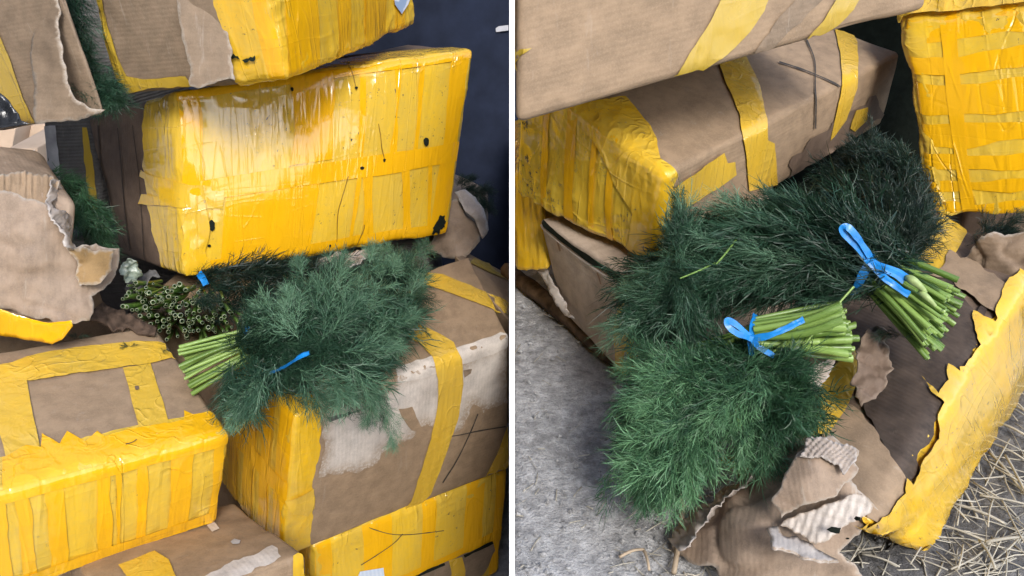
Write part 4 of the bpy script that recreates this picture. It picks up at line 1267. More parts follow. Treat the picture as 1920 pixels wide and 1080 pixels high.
# ---- torn box at the right, behind
L8, tL8 = newbox("L8", "torn_box", "small torn box with dill inside, behind the right end of the yellow box", mat=M_worn, rnd=0.02, bulge=0.01, dent=0.01, seed=29)
d8 = dep(L8, 830, 430)
sheet("torn_flap", [(800, 470), (812, 440), (840, 378), (858, 372), (884, 410), (905, 432), (898, 452), (880, 474), (872, 484), (830, 482)],
      [(810, 470, d8 - .03), (850, 380, d8 - .05), (900, 440, d8 - .03), (870, 480, d8 - .05), (850, 430, d8 - .06)], M_worn, tL8, jit=4, seed=16, crump=.006)
sheet("torn_flap", [(852, 360), (872, 356), (890, 372), (908, 392), (914, 430), (906, 444), (892, 412), (876, 396)],
      [(856, 362, d8 - .05), (880, 360, d8 - .04), (912, 430, d8 - .05), (890, 405, d8 - .075)], M_flute, tL8, jit=3, seed=17, crump=.004)
patch("tape_strip", L8, [(790, 484), (800, 450), (812, 448), (808, 476), (798, 490)], M_thin, tL8, off=.02, jit=1, seed=3, sp=5)
lv = Leaves(41)
lv.spine([(860, 356, d8 + .03, .02), (885, 352, d8 + .03, .022), (905, 366, d8 + .03, .02), (912, 388, d8 + .03, .012)], 50, (.035, .06), .7, .1, (0.1, 0.6), .4, .6)
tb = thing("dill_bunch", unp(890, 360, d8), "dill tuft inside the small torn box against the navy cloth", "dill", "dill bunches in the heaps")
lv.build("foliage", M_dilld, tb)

# ---- clutter far behind at the left
def farbox(key, quad, d, back, name, label, mat):
    f = [unp(x, y, d) for x, y in quad]           # LFB RFB LFT RFT
    bk = np.array(back)
    CORN[key] = np.array([f[0], f[1], f[0] + bk, f[1] + bk, f[2], f[3], f[2] + bk, f[3] + bk])
    return newbox(key, name, label, mat=mat, n=4, rnd=.006, bulge=.003, dent=.002)
b, t = farbox("F1", [(0, 345), (72, 345), (6, 282), (70, 276)], 2.6, (0, .3, 0), "far_box", "tan open box with white inner wall far behind at the left", M_bgbox)
patch("inner_panel", b, [(14, 340), (60, 340), (66, 280), (56, 292), (20, 296)], M_bgwhite, t, off=.004, jit=0, sp=14)
b, t = farbox("F2", [(-40, 420), (130, 420), (-40, 335), (130, 330)], 2.7, (0, .35, 0), "far_box", "lower tan box far behind at the left", M_bgbox)
b, t = farbox("F3", [(-60, 300), (20, 290), (-60, 238), (30, 240)], 3.0, (0, .3, 0), "far_box", "upper tan box far behind at the left edge", M_bgbox)
b, t = farbox("F4", [(40, 290), (110, 290), (40, 236), (110, 230)], 3.1, (0, .3, 0), "far_box", "brown box far behind, beside the taped grey end", M_bgbox)

# ================================================================== RIGHT HEAP
R1, tR1 = newbox("R1", "cardboard_box", "big smooth brown box leaning over the top of the right heap", mat=M_kraft, rnd=0.010, bulge=0.003, dent=0.003, seed=41, n=26)
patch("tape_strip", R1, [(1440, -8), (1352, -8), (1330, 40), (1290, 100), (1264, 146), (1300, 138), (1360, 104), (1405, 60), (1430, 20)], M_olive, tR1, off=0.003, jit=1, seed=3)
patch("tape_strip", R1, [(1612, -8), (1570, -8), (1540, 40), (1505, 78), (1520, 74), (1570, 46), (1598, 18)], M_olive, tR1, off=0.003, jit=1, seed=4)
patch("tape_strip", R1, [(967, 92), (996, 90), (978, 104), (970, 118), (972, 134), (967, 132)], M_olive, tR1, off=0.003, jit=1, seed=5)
patch("scuff_strip", R1, [(1396, 122), (1440, 60), (1470, 20), (1500, -8), (1548, -8), (1500, 40), (1440, 96)], M_grey, tR1, off=0.002, jit=2, seed=6)

R2, tR2 = newbox("R2", "wrapped_box", "brown box with a pen cross and a crumpled yellow end, under the big box", mat=M_kraft, rnd=0.010, bulge=0.006, dent=0.004, seed=43, n=28)
R2.shell("tape_wrap", M_wrapdirty, tR2, lo=(-1, -1, -1), hi=(-0.93, 1, 1), n=120, wr=0.006, seed=23, jit=0.02)
vstrips(R2, tR2, (0, -1), M_deep, [(-0.97, -0.72), (-0.45, -0.37), (-0.2, -0.13), (0.1, 0.24), (0.5, 0.6)], seed=100, swap=False, skew=0.05)
patch("tape_strip", R2, [(1075, 205), (1120, 192), (1172, 184), (1200, 215), (1230, 262), (1240, 322), (1262, 352), (1276, 395), (1262, 445), (1238, 478), (1205, 494), (1180, 470), (1190, 400), (1150, 330), (1120, 270)], M_crum, tR2, off=0.005, jit=2, seed=5, wr=.0015, edge=1.0, sp=7)
patch("tape_strip", R2, [(1345, 112), (1398, 106), (1425, 165), (1436, 225), (1437, 262), (1450, 268), (1456, 345), (1402, 358), (1396, 290), (1385, 215), (1362, 160)], M_thin, tR2, off=0.003, jit=1, seed=6)
patch("tape_strip", R2, [(1252, 352), (1300, 320), (1352, 284), (1358, 304), (1372, 302), (1374, 325), (1340, 350), (1275, 392)], M_thin, tR2, off=0.0065, jit=1.5, seed=7)
patch("tape_strip", R2, [(1564, 56), (1604, 50), (1608, 110), (1604, 165), (1585, 225), (1555, 262), (1566, 210), (1578, 150), (1574, 100)], M_thin, tR2, off=0.003, jit=1, seed=8)
patch("tape_strip", R2, [(1602, 206), (1624, 200), (1622, 225), (1600, 246), (1590, 240)], M_thin, tR2, off=0.004, jit=1, seed=9)
stroke("ink_mark", R2, [(1510, 74), (1526, 115), (1527, 160), (1526, 240)], 2.6, M_ink, tR2, off=0.0035)
stroke("ink_mark", R2, [(1460, 119), (1500, 132), (1540, 148), (1572, 163)], 2.6, M_ink, tR2, off=0.0035, seed=4)
patch("stain", R2, [(1480, 300), (1520, 262), (1560, 232), (1600, 200), (1640, 180), (1660, 215), (1600, 262), (1540, 300), (1480, 345)], M_damp_shade, tR2, off=0.0022, jit=7, seed=10)  # dark patch painting the shadow low on the brown side

R3, tR3 = newbox("R3", "wrapped_box", "tall shiny yellow wrapped box standing at the right edge", mat=M_kraft, rnd=0.02, bulge=0.02, dent=0.012, seed=45, n=26)
R3.shell("tape_wrap", M_wrap, tR3, n=110, wr=0.006, seed=29, wf=24)
vstrips(R3, tR3, (1, -1), M_deep, [(-0.95, -0.80), (-0.70, -0.58), (-0.47, -0.33), (-0.24, -0.06), (0.06, 0.34), (0.44, 0.62), (0.74, 0.95)], seed=110, v=(-0.995, 0.995), swap=False, skew=0.03, jit=.03)
vstrips(R3, tR3, (1, -1), M_deep, [(-0.60, -0.44)], seed=121, off=.0048)
d3 = dep(R3, 1800, 60)
patch("tape_flap", R3, [(1662, 40), (1690, 30), (1735, -10), (1960, -10), (1960, 10), (1850, 20), (1760, 30), (1700, 38)], M_crum, tR3, off=.012, jit=2, seed=3, wr=.004, edge=1)

R6, tR6 = newbox("R6", "wrapped_box", "small yellow wrapped box end at the left, below the crumpled yellow end", mat=M_kraft, rnd=.014, bulge=.003, dent=.004, n=14)
R6.shell("tape_wrap", M_crum, tR6, n=50, wr=.004, seed=33)
R4, tR4 = newbox("R4", "cardboard_box", "low pale brown box with a dark open slit along its top edge", mat=cardboard("light_kraft_board", (0.40, 0.32, 0.25), rib_amt=.1, wear=.2), rnd=.006, bulge=.003, dent=.002, seed=47)
stroke("board_slit", R4, [(1016, 416), (1060, 452), (1110, 488), (1168, 526)], 9, M_hole_shade, tR4, off=.002)
stroke("board_lip", R4, [(1014, 421), (1058, 458), (1108, 495), (1166, 534)], 3, M_pale, tR4, off=.004)
patch("tape_strip", R4, [(1163, 558), (1180, 550), (1210, 560), (1206, 640), (1190, 700), (1166, 712), (1156, 680), (1152, 620)], M_thin, tR4, off=.003, jit=1, seed=3)
for i, p in enumerate([[(1047, 449), (1050, 460), (1053, 470)], [(1122, 510), (1126, 520), (1129, 532)]]):
    stroke("staple", R4, p, 2.4, M_staple, tR4, off=.003, seed=i)

# dirty wood strip along the low box, with a shred of printed paper
p0, p1 = unp(950, 498, 1.70), unp(1170, 706, 1.36)
p0[2] = p1[2] = SLAB_Z + 0.012
Vt, q, tt = tube(spline([p0, (p0 + p1) / 2 + [0.004, 0, .004], p1], 14), [.016, .017, .015, .018, .016, .015, .017, .016, .014, .016, .017, .015, .012, .008], 7)
prop(mk("wood_strip", Vt, [q, tt], M_wood), "dirty dark wood strip on the concrete beside the pale brown box", "wood strip")
Pb = sheet("paper_shred", [(1008, 508), (1024, 500), (1036, 525), (1060, 570), (1078, 598), (1060, 592), (1036, 560)], [(1010, 508, 1.50), (1076, 596, 1.40), (1040, 540, 1.455)], M_pale, jit=2, seed=4, sp=4, crump=.004, cf=50, thick=.001, rimw=0)
prop(Pb, "white shred of paper tucked under the pale brown box", "paper scrap")

CORN['RB'] = np.array([[.45, 1.86, .71], [1.9, 1.86, .71], [.45, 2.2, .71], [1.9, 2.2, .71], [.45, 1.88, 1.22], [1.9, 1.88, 1.22], [.45, 2.2, 1.22], [1.9, 2.2, 1.22]])  # added box, near-black to paint the shade in the gap
newbox("RB", "cardboard_box", "added near-black box standing for the shade left of the tall yellow box", mat=M_hole_shade, n=8)

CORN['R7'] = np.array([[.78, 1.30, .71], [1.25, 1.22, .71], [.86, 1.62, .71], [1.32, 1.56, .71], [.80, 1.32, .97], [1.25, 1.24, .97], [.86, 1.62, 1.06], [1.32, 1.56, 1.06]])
newbox("R7", "cardboard_box", "brown box in shade under the tall yellow box at the right edge", mat=M_damp_shade, n=8)

# ---- open bottom box with wet face
R5, tR5 = newbox("R5", "torn_box", "torn open box with a wet dark face and wrinkled yellow edge, lowest at the right", mat=M_damp_shade, rnd=.014, bulge=.008, dent=.008, seed=51, n=30)
R5.shell("tape_wrap", M_crum, tR5, lo=(0.95, -1, -1), hi=(1, 1, 1), n=120, wr=.005, seed=37, wf=26, jit=.03)
patch("wet_stain", R5, [(1690, 380), (1640, 470), (1780, 520), (1830, 590), (1858, 560), (1835, 640), (1800, 700), (1735, 820), (1700, 905), (1660, 860), (1640, 800), (1610, 760), (1600, 690), (1500, 640), (1560, 500), (1600, 400)], M_wet, tR5, off=.0050, jit=7, seed=6)
patch("bare_board", R5, [(1560, 760), (1600, 765), (1632, 800), (1672, 860), (1696, 905), (1680, 940), (1640, 985), (1560, 900), (1540, 830)], M_kraft, tR5, off=.0065, jit=5, seed=7)
patch("bare_board", R5, [(1780, 480), (1830, 500), (1880, 540), (1870, 590), (1850, 580), (1800, 545), (1750, 520)], M_kraft, tR5, off=.0066, jit=6, seed=8)
patch("tape_strip", R5, [(1480, 810), (1530, 745), (1570, 690), (1606, 664), (1610, 720), (1590, 770), (1556, 822), (1520, 825)], M_thin, tR5, off=.008, jit=1, seed=9, wr=.002)
patch("tape_strip", R5, [(1772, 380), (1792, 388), (1814, 408), (1812, 440), (1790, 480), (1756, 518), (1706, 512), (1740, 458)], M_thin, tR5, off=.004, jit=1, seed=10, wr=.002)
patch("tape_strip", R5, [(1925, 495), (1880, 540), (1856, 606), (1820, 590), (1826, 620), (1828, 650), (1790, 702), (1775, 690), (1772, 720), (1756, 748), (1726, 714), (1760, 760), (1746, 790), (1748, 820), (1716, 860), (1698, 905), (1686, 892), (1680, 920), (1650, 960), (1600, 1000), (1556, 1030), (1640, 1032), (1735, 1030), (1760, 985), (1850, 840), (1925, 690)], M_crum, tR5, off=.009, jit=3, seed=11, wr=.003, edge=.35, sp=7)
sheet("torn_flap", [(1838, 438), (1870, 430), (1885, 440), (1930, 436), (1930, 500), (1905, 540), (1880, 566), (1850, 560), (1826, 520), (1806, 486), (1826, 452)],
      [(1830, 450, 1.17), (1925, 440, 1.15), (1900, 540, 1.14), (1815, 490, 1.19)], cardboard("wet_fuzzy_board", (0.22, 0.155, 0.10), stain=.9, dark=(.09, .06, .04), wear=.6), tR5, jit=6, seed=12, crump=.008)
sheet("torn_flap", [(1612, 640), (1640, 606), (1660, 610), (1668, 640), (1674, 690), (1652, 730), (1620, 760), (1606, 742), (1606, 700)],
      [(1615, 640, 1.00), (1660, 615, 1.02), (1672, 690, .985), (1612, 750, .96)], M_damp_shade, tR5, jit=6, seed=13, crump=.010, cf=30)
sheet("flute_layer", [(1492, 720), (1530, 684), (1572, 668), (1556, 700), (1520, 752), (1484, 800), (1480, 770)],
      [(1490, 720, .98), (1570, 670, 1.02), (1484, 795, .965), (1530, 730, .985)], M_flute, tR5, jit=3, seed=14, crump=.001, sp=3, disp=lambda P: .0028 * np.sin(P[:, 0] * .45 + 2 * noise(P, .05, 4)) * np.sin(P[:, 1] * .5 + 2 * noise(P, .05, 6)))
sheet("torn_flap", [(1470, 822), (1440, 826), (1400, 870), (1372, 905), (1330, 940), (1300, 955), (1252, 1010), (1268, 1036), (1296, 1052), (1330, 1064), (1360, 1100), (1640, 1110), (1600, 1060), (1570, 1030), (1610, 1000), (1645, 960), (1600, 905), (1540, 850)],
      [(1460, 825, .985), (1380, 890, 1.02), (1260, 1015, 1.0), (1300, 1050, .965), (1500, 1090, .90), (1620, 1080, .90), (1480, 960, .905), (1580, 960, .885), (1620, 950, .875), (1480, 870, .93), (1400, 960, .93), (1340, 1000, .955)],
      M_worn, tR5, jit=6, seed=15, crump=.010, cf=11, thick=.005, sp=7, rimw=6)
sheet("torn_layer", [(1450, 830), (1420, 850), (1392, 882), (1372, 910), (1330, 950), (1300, 960), (1256, 1012), (1276, 1030), (1320, 985), (1370, 930), (1400, 905), (1440, 870)],
      [(1450, 832, .973), (1380, 900, .995), (1262, 1018, .980), (1420, 880, .955), (1320, 980, .955)], M_flute, tR5, jit=6, seed=16, crump=.008, cf=40, thick=.002, sp=5)
sheet("torn_flap", [(1498, 850), (1520, 826), (1560, 822), (1604, 850), (1606, 880), (1590, 905), (1560, 935), (1500, 952), (1464, 975), (1450, 940), (1470, 900)],
      [(1500, 845, .885), (1600, 860, .875), (1460, 965, .875), (1560, 930, .855), (1530, 880, .862)], M_worn, tR5, jit=5, seed=17, crump=.003, frame=.2)
sheet("flute_layer", [(1498, 856), (1516, 822), (1548, 818), (1602, 842), (1608, 862), (1584, 888), (1570, 868), (1540, 858)],
      [(1500, 855, .874), (1520, 822, .882), (1606, 855, .862), (1545, 856, .862)], M_flute, tR5, jit=4, seed=18, sp=3, crump=.001, disp=lambda P: .0022 * np.sin(P[:, 0] * .5 + 2 * noise(P, .05, 4)) * np.sin(P[:, 1] * .5 + 2 * noise(P, .05, 5)))
sheet("flute_layer", [(1464, 985), (1500, 960), (1560, 940), (1600, 925), (1640, 945), (1630, 965), (1580, 990), (1556, 1012), (1530, 1024), (1500, 1002)],
      [(1466, 985, .875), (1600, 930, .85), (1636, 950, .845), (1540, 1020, .85)], M_pale, tR5, jit=4, seed=19, sp=4, crump=.002, disp=lambda P: .0008 * np.sin((P[:, 0] + P[:, 1] * .35 + 4 * noise(P, .03, 3)) * 2 * math.pi / 17))
sheet("torn_flap", [(1438, 990), (1460, 980), (1470, 1000), (1510, 1012), (1560, 1040), (1575, 1050), (1540, 1056), (1480, 1036), (1450, 1026)],
      [(1440, 990, .865), (1570, 1050, .84), (1500, 1020, .85)], M_pale, tR5, jit=4, seed=20, sp=5, crump=.004)
sheet("torn_edge", [(1346, 858), (1380, 852), (1384, 870), (1370, 880)], [(1346, 860, 1.05), (1384, 870, 1.04), (1370, 880, 1.035)], M_thin, tR5, jit=1, seed=21, sp=5, crump=.001, rimw=0, thick=.001)
for i, (x, y, w, h) in enumerate([(1563, 993, 14, 6), (1606, 972, 6, 4), (1590, 1010, 4, 2)]):
    sheet("hole", [(x - w, y), (x - w * .3, y - h), (x + w, y - h * .6), (x + w * .7, y + h), (x - w * .4, y + h)], [(x - w, y, .838), (x + w, y, .832), (x, y + h, .834)], M_hole_shade, tR5, jit=2, seed=i, sp=4, thick=.001, rimw=0)

# ---- dill bunches
tb = thing("dill_bunch", unp(1620, 400, 1.30), "dark dill bunch standing in shade between the brown box and the tall yellow box", "dill", "dill bunches in the heaps")
q = disc(16, 9)
stems(tb, unp(1668 + q[:, 0] * 26, 430 + q[:, 1] * 12, 1.24), unp(1676 + q[:, 0] * 22, 545 + q[:, 1] * 10, 1.16), .0030, M_stemd, 7, 21)
lv = Leaves(51, .0)
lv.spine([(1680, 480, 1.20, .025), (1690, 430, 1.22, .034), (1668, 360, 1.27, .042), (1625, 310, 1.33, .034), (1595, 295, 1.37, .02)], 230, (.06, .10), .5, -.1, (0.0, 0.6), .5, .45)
lv.spine([(1660, 410, 1.25, .03), (1610, 365, 1.32, .024), (1570, 365, 1.34, .020), (1550, 378, 1.34, .014)], 110, (.05, .09), .4, .1, (0.0, 0.12), .5, .5)  # near-black tone paints the shaded gap between two bunches
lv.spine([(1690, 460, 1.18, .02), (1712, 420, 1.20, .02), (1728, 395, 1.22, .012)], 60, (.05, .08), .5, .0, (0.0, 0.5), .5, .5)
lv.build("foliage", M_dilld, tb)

tb = thing("dill_bunch", unp(1500, 500, 1.08), "large dill bunch with thick fanned green stems and a blue bow near the right", "dill", "dill bunches in the heaps")
q = disc(64, 11)
ax = np.array([-.36, .93])
ex = 1768 + ax[0] * q[:, 1] * 76 + q[:, 0] * 16
ey = 606 + ax[1] * q[:, 1] * 76 + q[:, 0] * 8
rs = np.random.RandomState(3)
B_ = unp(ex + rs.uniform(-12, 12, 64), ey + rs.uniform(-8, 8, 64), .955 + q[:, 0] * .030)
A_ = unp(1622 + ax[0] * q[:, 1] * 34, 496 + ax[1] * q[:, 1] * 38, 1.00 + q[:, 0] * .026)
stems(tb, A_, B_, .0034, M_stem, 9, 31)
stems(tb, unp(1500 + ax[0] * q[:26, 1] * 40, 440 + ax[1] * q[:26, 1] * 50, 1.05 + q[:26, 0] * .03), A_[:26], .0024, M_stem, 6, 32)
lv = Leaves(53, .12)
lv.spine([(1622, 490, 1.00, .024), (1560, 475, 1.02, .030), (1480, 468, 1.05, .036), (1390, 482, 1.08, .038), (1300, 520, 1.11, .034), (1236, 560, 1.14, .024)], 540, (.10, .16), .16, .06, (0.0, 0.9), .6, .14, wide=.50)
lv.spine([(1590, 455, 1.02, .016), (1500, 424, 1.07, .016), (1400, 436, 1.10, .018), (1310, 470, 1.13, .016)], 180, (.10, .15), .14, .03, (0.0, 0.8), .6, .12, wide=.50)
lv.spine([(1610, 530, .99, .012), (1540, 530, 1.00, .03), (1450, 515, 1.02, .016), (1380, 530, 1.05, .016)], 70, (.06, .10), .35, .25, (0.2, 0.9), .5, .3, wide=.8)
lv.spine([(1340, 520, 1.05, .03), (1260, 560, 1.07, .04), (1195, 600, 1.09, .02)], 90, (.06, .10), .5, .2, (0.2, 0.8), .5, .45)
lv.spine([(1268, 480, 1.04, .012), (1272, 440, 1.05, .018), (1278, 405, 1.07, .012)], 34, (.04, .07), .45, -.2, (0.15, 0.6), .3, .3)
lv.spine([(1270, 500, 1.03, .008), (1275, 560, 1.02, .010), (1285, 605, 1.02, .008)], 20, (.04, .06), .45, .2, (0.3, 0.7), .3, .3)
lv.plumes([(1600, 450, .985, 1480, 385, 1.02), (1580, 470, .98, 1450, 430, 1.005), (1560, 490, .98, 1430, 480, 1.0), (1500, 440, 1.01, 1370, 395, 1.05), (1480, 470, 1.0, 1340, 450, 1.03),
           (1460, 500, .995, 1330, 510, 1.02), (1400, 440, 1.04, 1290, 440, 1.07), (1390, 490, 1.02, 1260, 500, 1.05), (1360, 530, 1.02, 1230, 560, 1.05), (1300, 510, 1.04, 1190, 540, 1.08),
           (1290, 550, 1.03, 1180, 610, 1.06), (1280, 500, 1.03, 1275, 402, 1.06), (1285, 520, 1.03, 1290, 610, 1.02)], L=.070, tone=.50, n=7, wide=.45, ang=(.12, .38))
lv.build("foliage", M_dill, tb)
for a, b in [((1275, 522), (1342, 496)), ((1342, 496), (1388, 450))]:
    stems(tb, unp([a[0]], [a[1]], [1.005]), unp([b[0]], [b[1]], [1.02]), .0014, M_stemd, 6, a[0])
for (x0, y0, x1, y1, r0) in ((1698, 518, 1736, 548, .0044), (1722, 546, 1757, 578, .0034)):
    Vt, q_, t_ = tube(spline([unp(x0, y0, .938), unp((x0 + x1) / 2, (y0 + y1) / 2 - 3, .930), unp(x1, y1, .935)], 10), r0 * np.array([.5, .9, 1.1, 1.15, 1.1, 1, .9, .8, .7, .5]), 8)
    mk("leaf_sheath", Vt, [q_, t_], plain("pale_sheath", (0.34, 0.44, 0.17), 0.45, 0.4, 0.3, 60, 0.3), tb)
dT = .965
ribbon("tie", [unp(1600, 552, .985), unp(1612, 528, dT - .004), unp(1628, 498, dT - .012), unp(1642, 478, dT), unp(1654, 462, 1.0)], .011, -FW, M_blue, tb, fold=.001)
ribbon("tie", [unp(1630, 494, dT - .014), unp(1606, 462, dT - .02), unp(1582, 438, dT - .022), unp(1578, 428, dT - .024), unp(1590, 426, dT - .028), unp(1608, 446, dT - .026), unp(1632, 482, dT - .018)], .0075, -FW, M_blue, tb)
ribbon("tie", [unp(1632, 490, dT - .016), unp(1656, 502, dT - .024), unp(1680, 512, dT - .026), unp(1698, 524, dT - .026)], np.linspace(.008, .013, 28), -FW, M_blue, tb, fold=.001)
ribbon("tie", [unp(1632, 492, dT - .018), unp(1658, 520, dT - .024), unp(1682, 538, dT - .026), unp(1704, 552, dT - .024)], .008, -FW, M_blue, tb, fold=.001)

tb = thing("dill_bunch", unp(1400, 680, 1.05), "lower dill bunch with trimmed stems tied in blue, hanging over the box edge", "dill", "dill bunches in the heaps")
q = disc(54, 13)
B_ = unp(1588 + q[:, 0] * 10 + q[:, 1] * 12, 614 + q[:, 1] * 48, .975 + q[:, 0] * .035)
A_ = unp(1415 + q[:, 1] * 6, 628 + q[:, 1] * 30, .99 + q[:, 0] * .022)
stems(tb, A_, B_, .0042, M_stem, 9, 41)
stems(tb, unp(1300 + q[:24, 1] * 10, 670 + q[:24, 1] * 40, 1.04 + q[:24, 0] * .03), A_[:24], .0024, M_stem, 6, 42)
stems(tb, unp([1505, 1440], [650, 668], [.955, .96]), unp([1600, 1512], [536, 612], [.95, .955]), .0019, M_stem, 7, 43)
lv = Leaves(55)
lv.spine([(1410, 665, 1.01, .012), (1350, 698, 1.00, .022), (1290, 722, 1.00, .036), (1240, 770, 1.00, .034), (1215, 830, .995, .026)], 330, (.06, .10), .5, .2, (0.25, 0.95), .5, .5)
lv.spine([(1390, 712, .97, .020), (1310, 755, .975, .032), (1250, 815, .98, .03), (1230, 870, .98, .018)], 200, (.06, .09), .55, .25, (0.3, 1.0), .5, .55)
lv.spine([(1330, 740, 1.0, .025), (1400, 765, .98, .028), (1445, 780, .96, .025), (1430, 810, .96, .012)], 150, (.05, .09), .6, .2, (0.2, 0.9), .45, .6)
lv.spine([(1440, 690, .97, .03), (1480, 720, .96, .03), (1470, 770, .95, .03)], 90, (.05, .08), .7, .1, (0.1, 0.7), .45, .7)
lv.spine([(1215, 850, .975, .03), (1215, 895, .97, .02), (1220, 920, .97, .008)], 50, (.05, .07), .35, .4, (0.35, 1.0), .4, .4)
lv.plumes([(1330, 700, .955, 1245, 705, .96), (1320, 725, .945, 1215, 760, .955), (1300, 750, .94, 1195, 815, .955), (1285, 780, .94, 1195, 860, .955), (1270, 800, .94, 1215, 915, .95), (1290, 800, .94, 1250, 925, .945),
           (1310, 790, .94, 1290, 890, .94), (1350, 740, .945, 1330, 850, .94), (1370, 740, .94, 1390, 850, .93), (1400, 760, .935, 1440, 850, .925), (1420, 720, .94, 1490, 780, .93), (1380, 700, .95, 1470, 700, .945),
           (1300, 680, .97, 1200, 690, .99), (1420, 690, .945, 1360, 770, .93), (1290, 840, .95, 1200, 870, .95), (1340, 780, .935, 1260, 800, .94)], L=.060, tone=.60, n=7, wide=.7)
lv.build("foliage", M_dillf, tb)
dT = .975
ribbon("tie", [unp(1418, 590, 1.0), unp(1412, 610, dT), unp(1408, 640, dT - .012), unp(1410, 668, dT)], .0075, -FW, M_blue, tb, fold=.001)
ribbon("tie", [unp(1410, 634, dT - .014), unp(1385, 612, dT - .02), unp(1366, 600, dT - .022), unp(1364, 612, dT - .026), unp(1380, 624, dT - .026), unp(1412, 636, dT - .02)], .0065, -FW, M_blue, tb)
ribbon("tie", [unp(1410, 634, dT - .016), unp(1440, 630, dT - .026), unp(1470, 618, dT - .03), unp(1508, 598, dT - .03)], .0075, -FW, M_blue, tb, fold=.001)
ribbon("tie", [unp(1410, 636, dT - .016), unp(1425, 652, dT - .024), unp(1452, 668, dT - .022)], .0065, -FW, M_blue, tb)
stems(tb, unp([1378], [764], [.94]), unp([1392], [798], [.935]), .0030, M_stem, 8, 44)

lv = Leaves(57)
lv.spine([(1850, 440, 1.20, .012), (1885, 428, 1.20, .015), (1920, 425, 1.20, .012)], 40, (.035, .055), .7, .0, (0.0, 0.5), .4, .6)
tb = thing("dill_bunch", unp(1885, 430, 1.2), "small dill tuft peeking out below the tall yellow box", "dill", "dill bunches in the heaps")
lv.build("foliage", M_dilld, tb)
sprig(1692, 628, .99, 5, .04, "thin dill sprig on the wet dark board under the stem ends", 8)

# ---- straw and sticks on the slab
def on_slab(px, py):
    d = FW + RT * (px - 960) / FPX + UP * (540 - py) / FPX
    return CAM + d * ((SLAB_Z - CAM[2]) / d[2])

def stalk(a, b, r, label, lift=.006, seed=0, name="straw_stalk", mat=None, group=None, cat="straw"):
    rs = np.random.RandomState(seed)
    A, B = on_slab(*a), on_slab(*b)
    m = (A + B) / 2 + rs.normal(size=3) * [.02, .02, 0] * np.linalg.norm(B - A)
    pth = spline([A, m, B], 9)
    pth[:, 2] = SLAB_Z + lift + rs.uniform(0, .006) + .004 * np.sin(np.linspace(0, 3, 9))
    V, q, t = tube(pth, r * np.linspace(1, .8, 9), 6)
    prop(mk(name, V, [q, t], mat or M_straw), label, cat, group)
stalk((1272, 880), (1262, 1085), .0042, "long dry stalk standing out below the hanging dill", mat=M_stick, cat="stalk", seed=1)
stalk((1280, 885), (1312, 945), .0026, "short thin stalk slanting beside the long dry one", mat=M_stick, cat="stalk", seed=2)
stalk((1316, 848), (1364, 896), .0050, "thick bare stick poking out from behind the torn flap", mat=M_stick, cat="stalk", seed=3, lift=.02)
stalk((1160, 1058), (1206, 1044), .0022, "thin bent straw lying alone on the bare concrete", mat=M_stick, cat="stalk", seed=4)
stalk((1206, 1044), (1216, 1082), .0022, "short straw crossing the end of the bent straw", mat=M_stick, cat="stalk", seed=5)
big = [((1790, 795), (1860, 900)), ((1845, 840), (1922, 880)), ((1860, 805), (1925, 838)), ((1740, 940), (1810, 1000)), ((1770, 890), (1830, 985)), ((1800, 905), (1845, 1000)),
       ((1830, 950), (1925, 970)), ((1840, 1038), (1925, 1030)), ((1800, 940), (1790, 1000)), ((1880, 870), (1925, 960)), ((1700, 1080), (1765, 1010)), ((1745, 1000), (1850, 1040)),
       ((1850, 860), (1915, 940)), ((1790, 1085), (1800, 1040)), ((1830, 1030), (1860, 1085)), ((1870, 960), (1920, 1060)), ((1890, 1000), (1925, 1020)), ((1820, 810), (1830, 900)),
       ((1895, 780), (1925, 800)), ((1905, 700), (1930, 720)), ((1860, 1060), (1925, 1085)), ((1865, 740), (1925, 790)), ((1780, 960), (1880, 1000)), ((1610, 1060), (1680, 1085))]
for i, (a, b) in enumerate(big):
    stalk(a, b, .0010 + .0016 * ((i * 7) % 5) / 5, "dry straw stalk in the litter at the lower right corner", lift=.008 + .003 * (i % 4), seed=20 + i, group="loose straw stalks")

M_soil = ground_mat("loose_soil", (0.16, 0.155, 0.15), (0.09, 0.087, 0.085), (0.30, 0.29, 0.28))
def soil():
    rs = np.random.RandomState(2)
    P, T, dist = fill([(1560, 1110), (1600, 1040), (1720, 1000), (1780, 900), (1850, 760), (1930, 660), (2000, 640), (2000, 1110)], 12, 14, 3, .03)
    V = np.array([on_slab(x, y) for x, y in P])
    V[:, 2] = SLAB_Z + .004 * np.clip(dist / 20, 0, 1) + .004 * noise(V, 40, 3, 2) * np.clip(dist / 20, 0, 1) + .002
    V[:, 2] = np.where(dist < 2, SLAB_Z - .006, V[:, 2])
    prop(mk("soil", V, face_cam(V, T), M_soil), "dark loose soil under the straw at the lower right", kind="structure")
soil()

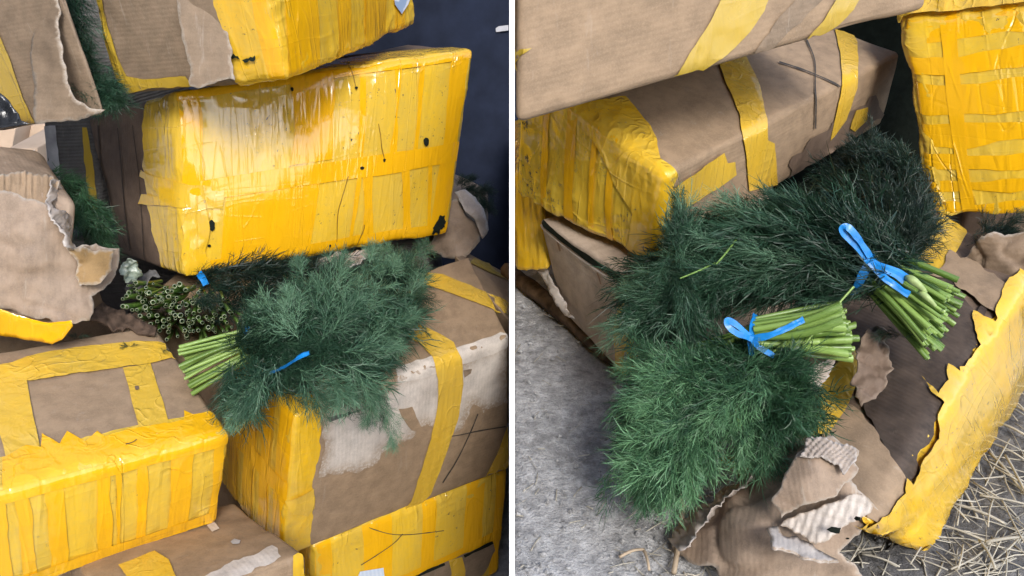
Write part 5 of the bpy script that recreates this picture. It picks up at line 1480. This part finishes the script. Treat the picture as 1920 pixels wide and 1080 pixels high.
def straw_litter():
    rs = np.random.RandomState(4)
    VV, QQ, TT, off = [], [], [], 0
    def put(x, y, L, r, lift):
        nonlocal off
        p = on_slab(x, y)
        a = rs.uniform(0, math.pi)
        d = np.array([math.cos(a), math.sin(a), rs.normal() * .08]) * L / 2
        m = p + [0, 0, lift]
        V, q, t = tube(spline([m - d, m + rs.normal(size=3) * L * .025, m + d], 5), r, 4)
        V[:, 2] = np.maximum(V[:, 2], SLAB_Z + .001)
        VV.append(V)
        QQ.append(q + off)
        TT.append(t + off)
        off += len(V)
    for i in range(120):
        x, y = 1940 - 260 * rs.beta(1.2, 2.0), 1095 - 420 * rs.rand()
        if x - 1700 < (1080 - y) * .55 - 20:
            continue
        put(x, y, rs.uniform(.04, .14), rs.uniform(.0004, .0013), rs.uniform(.002, .02))
    for i in range(90):
        put(rs.uniform(1560, 1930), rs.uniform(1000, 1095), rs.uniform(.01, .06), rs.uniform(.0005, .0014), rs.uniform(.001, .010))
    for i in range(130):
        put(rs.uniform(970, 1420), rs.uniform(560, 1095), rs.uniform(.006, .035), rs.uniform(.0004, .0010), .002)
    for i in range(50):
        put(rs.uniform(1230, 1380), rs.uniform(860, 1090), rs.uniform(.01, .04), rs.uniform(.0005, .0014), .003)
    prop(mk("straw_litter", np.concatenate(VV), [np.concatenate(QQ), np.concatenate(TT)], M_straw), "fine straw litter strewn over the concrete", kind="stuff")
straw_litter()

def grit():
    rs = np.random.RandomState(9)
    ico = np.array([[1, 0, 0], [-1, 0, 0], [0, 1, 0], [0, -1, 0], [0, 0, 1], [0, 0, -.6]], float)
    f = np.array([[0, 2, 4], [2, 1, 4], [1, 3, 4], [3, 0, 4], [2, 0, 5], [1, 2, 5], [3, 1, 5], [0, 3, 5]])
    VV, TT = [], []
    for i in range(1800):
        p = on_slab(rs.uniform(968, 1930), rs.uniform(520, 1095))
        s = .0008 + .0042 * rs.rand() ** 4
        VV.append(ico * s * rs.uniform(.6, 1.3, (6, 3)) + p + [0, 0, s * .3])
        TT.append(f + 6 * i)
    prop(mk("grit", np.concatenate(VV), np.concatenate(TT), M_conc, smooth=False), "small grit on the concrete", kind="stuff")
grit()
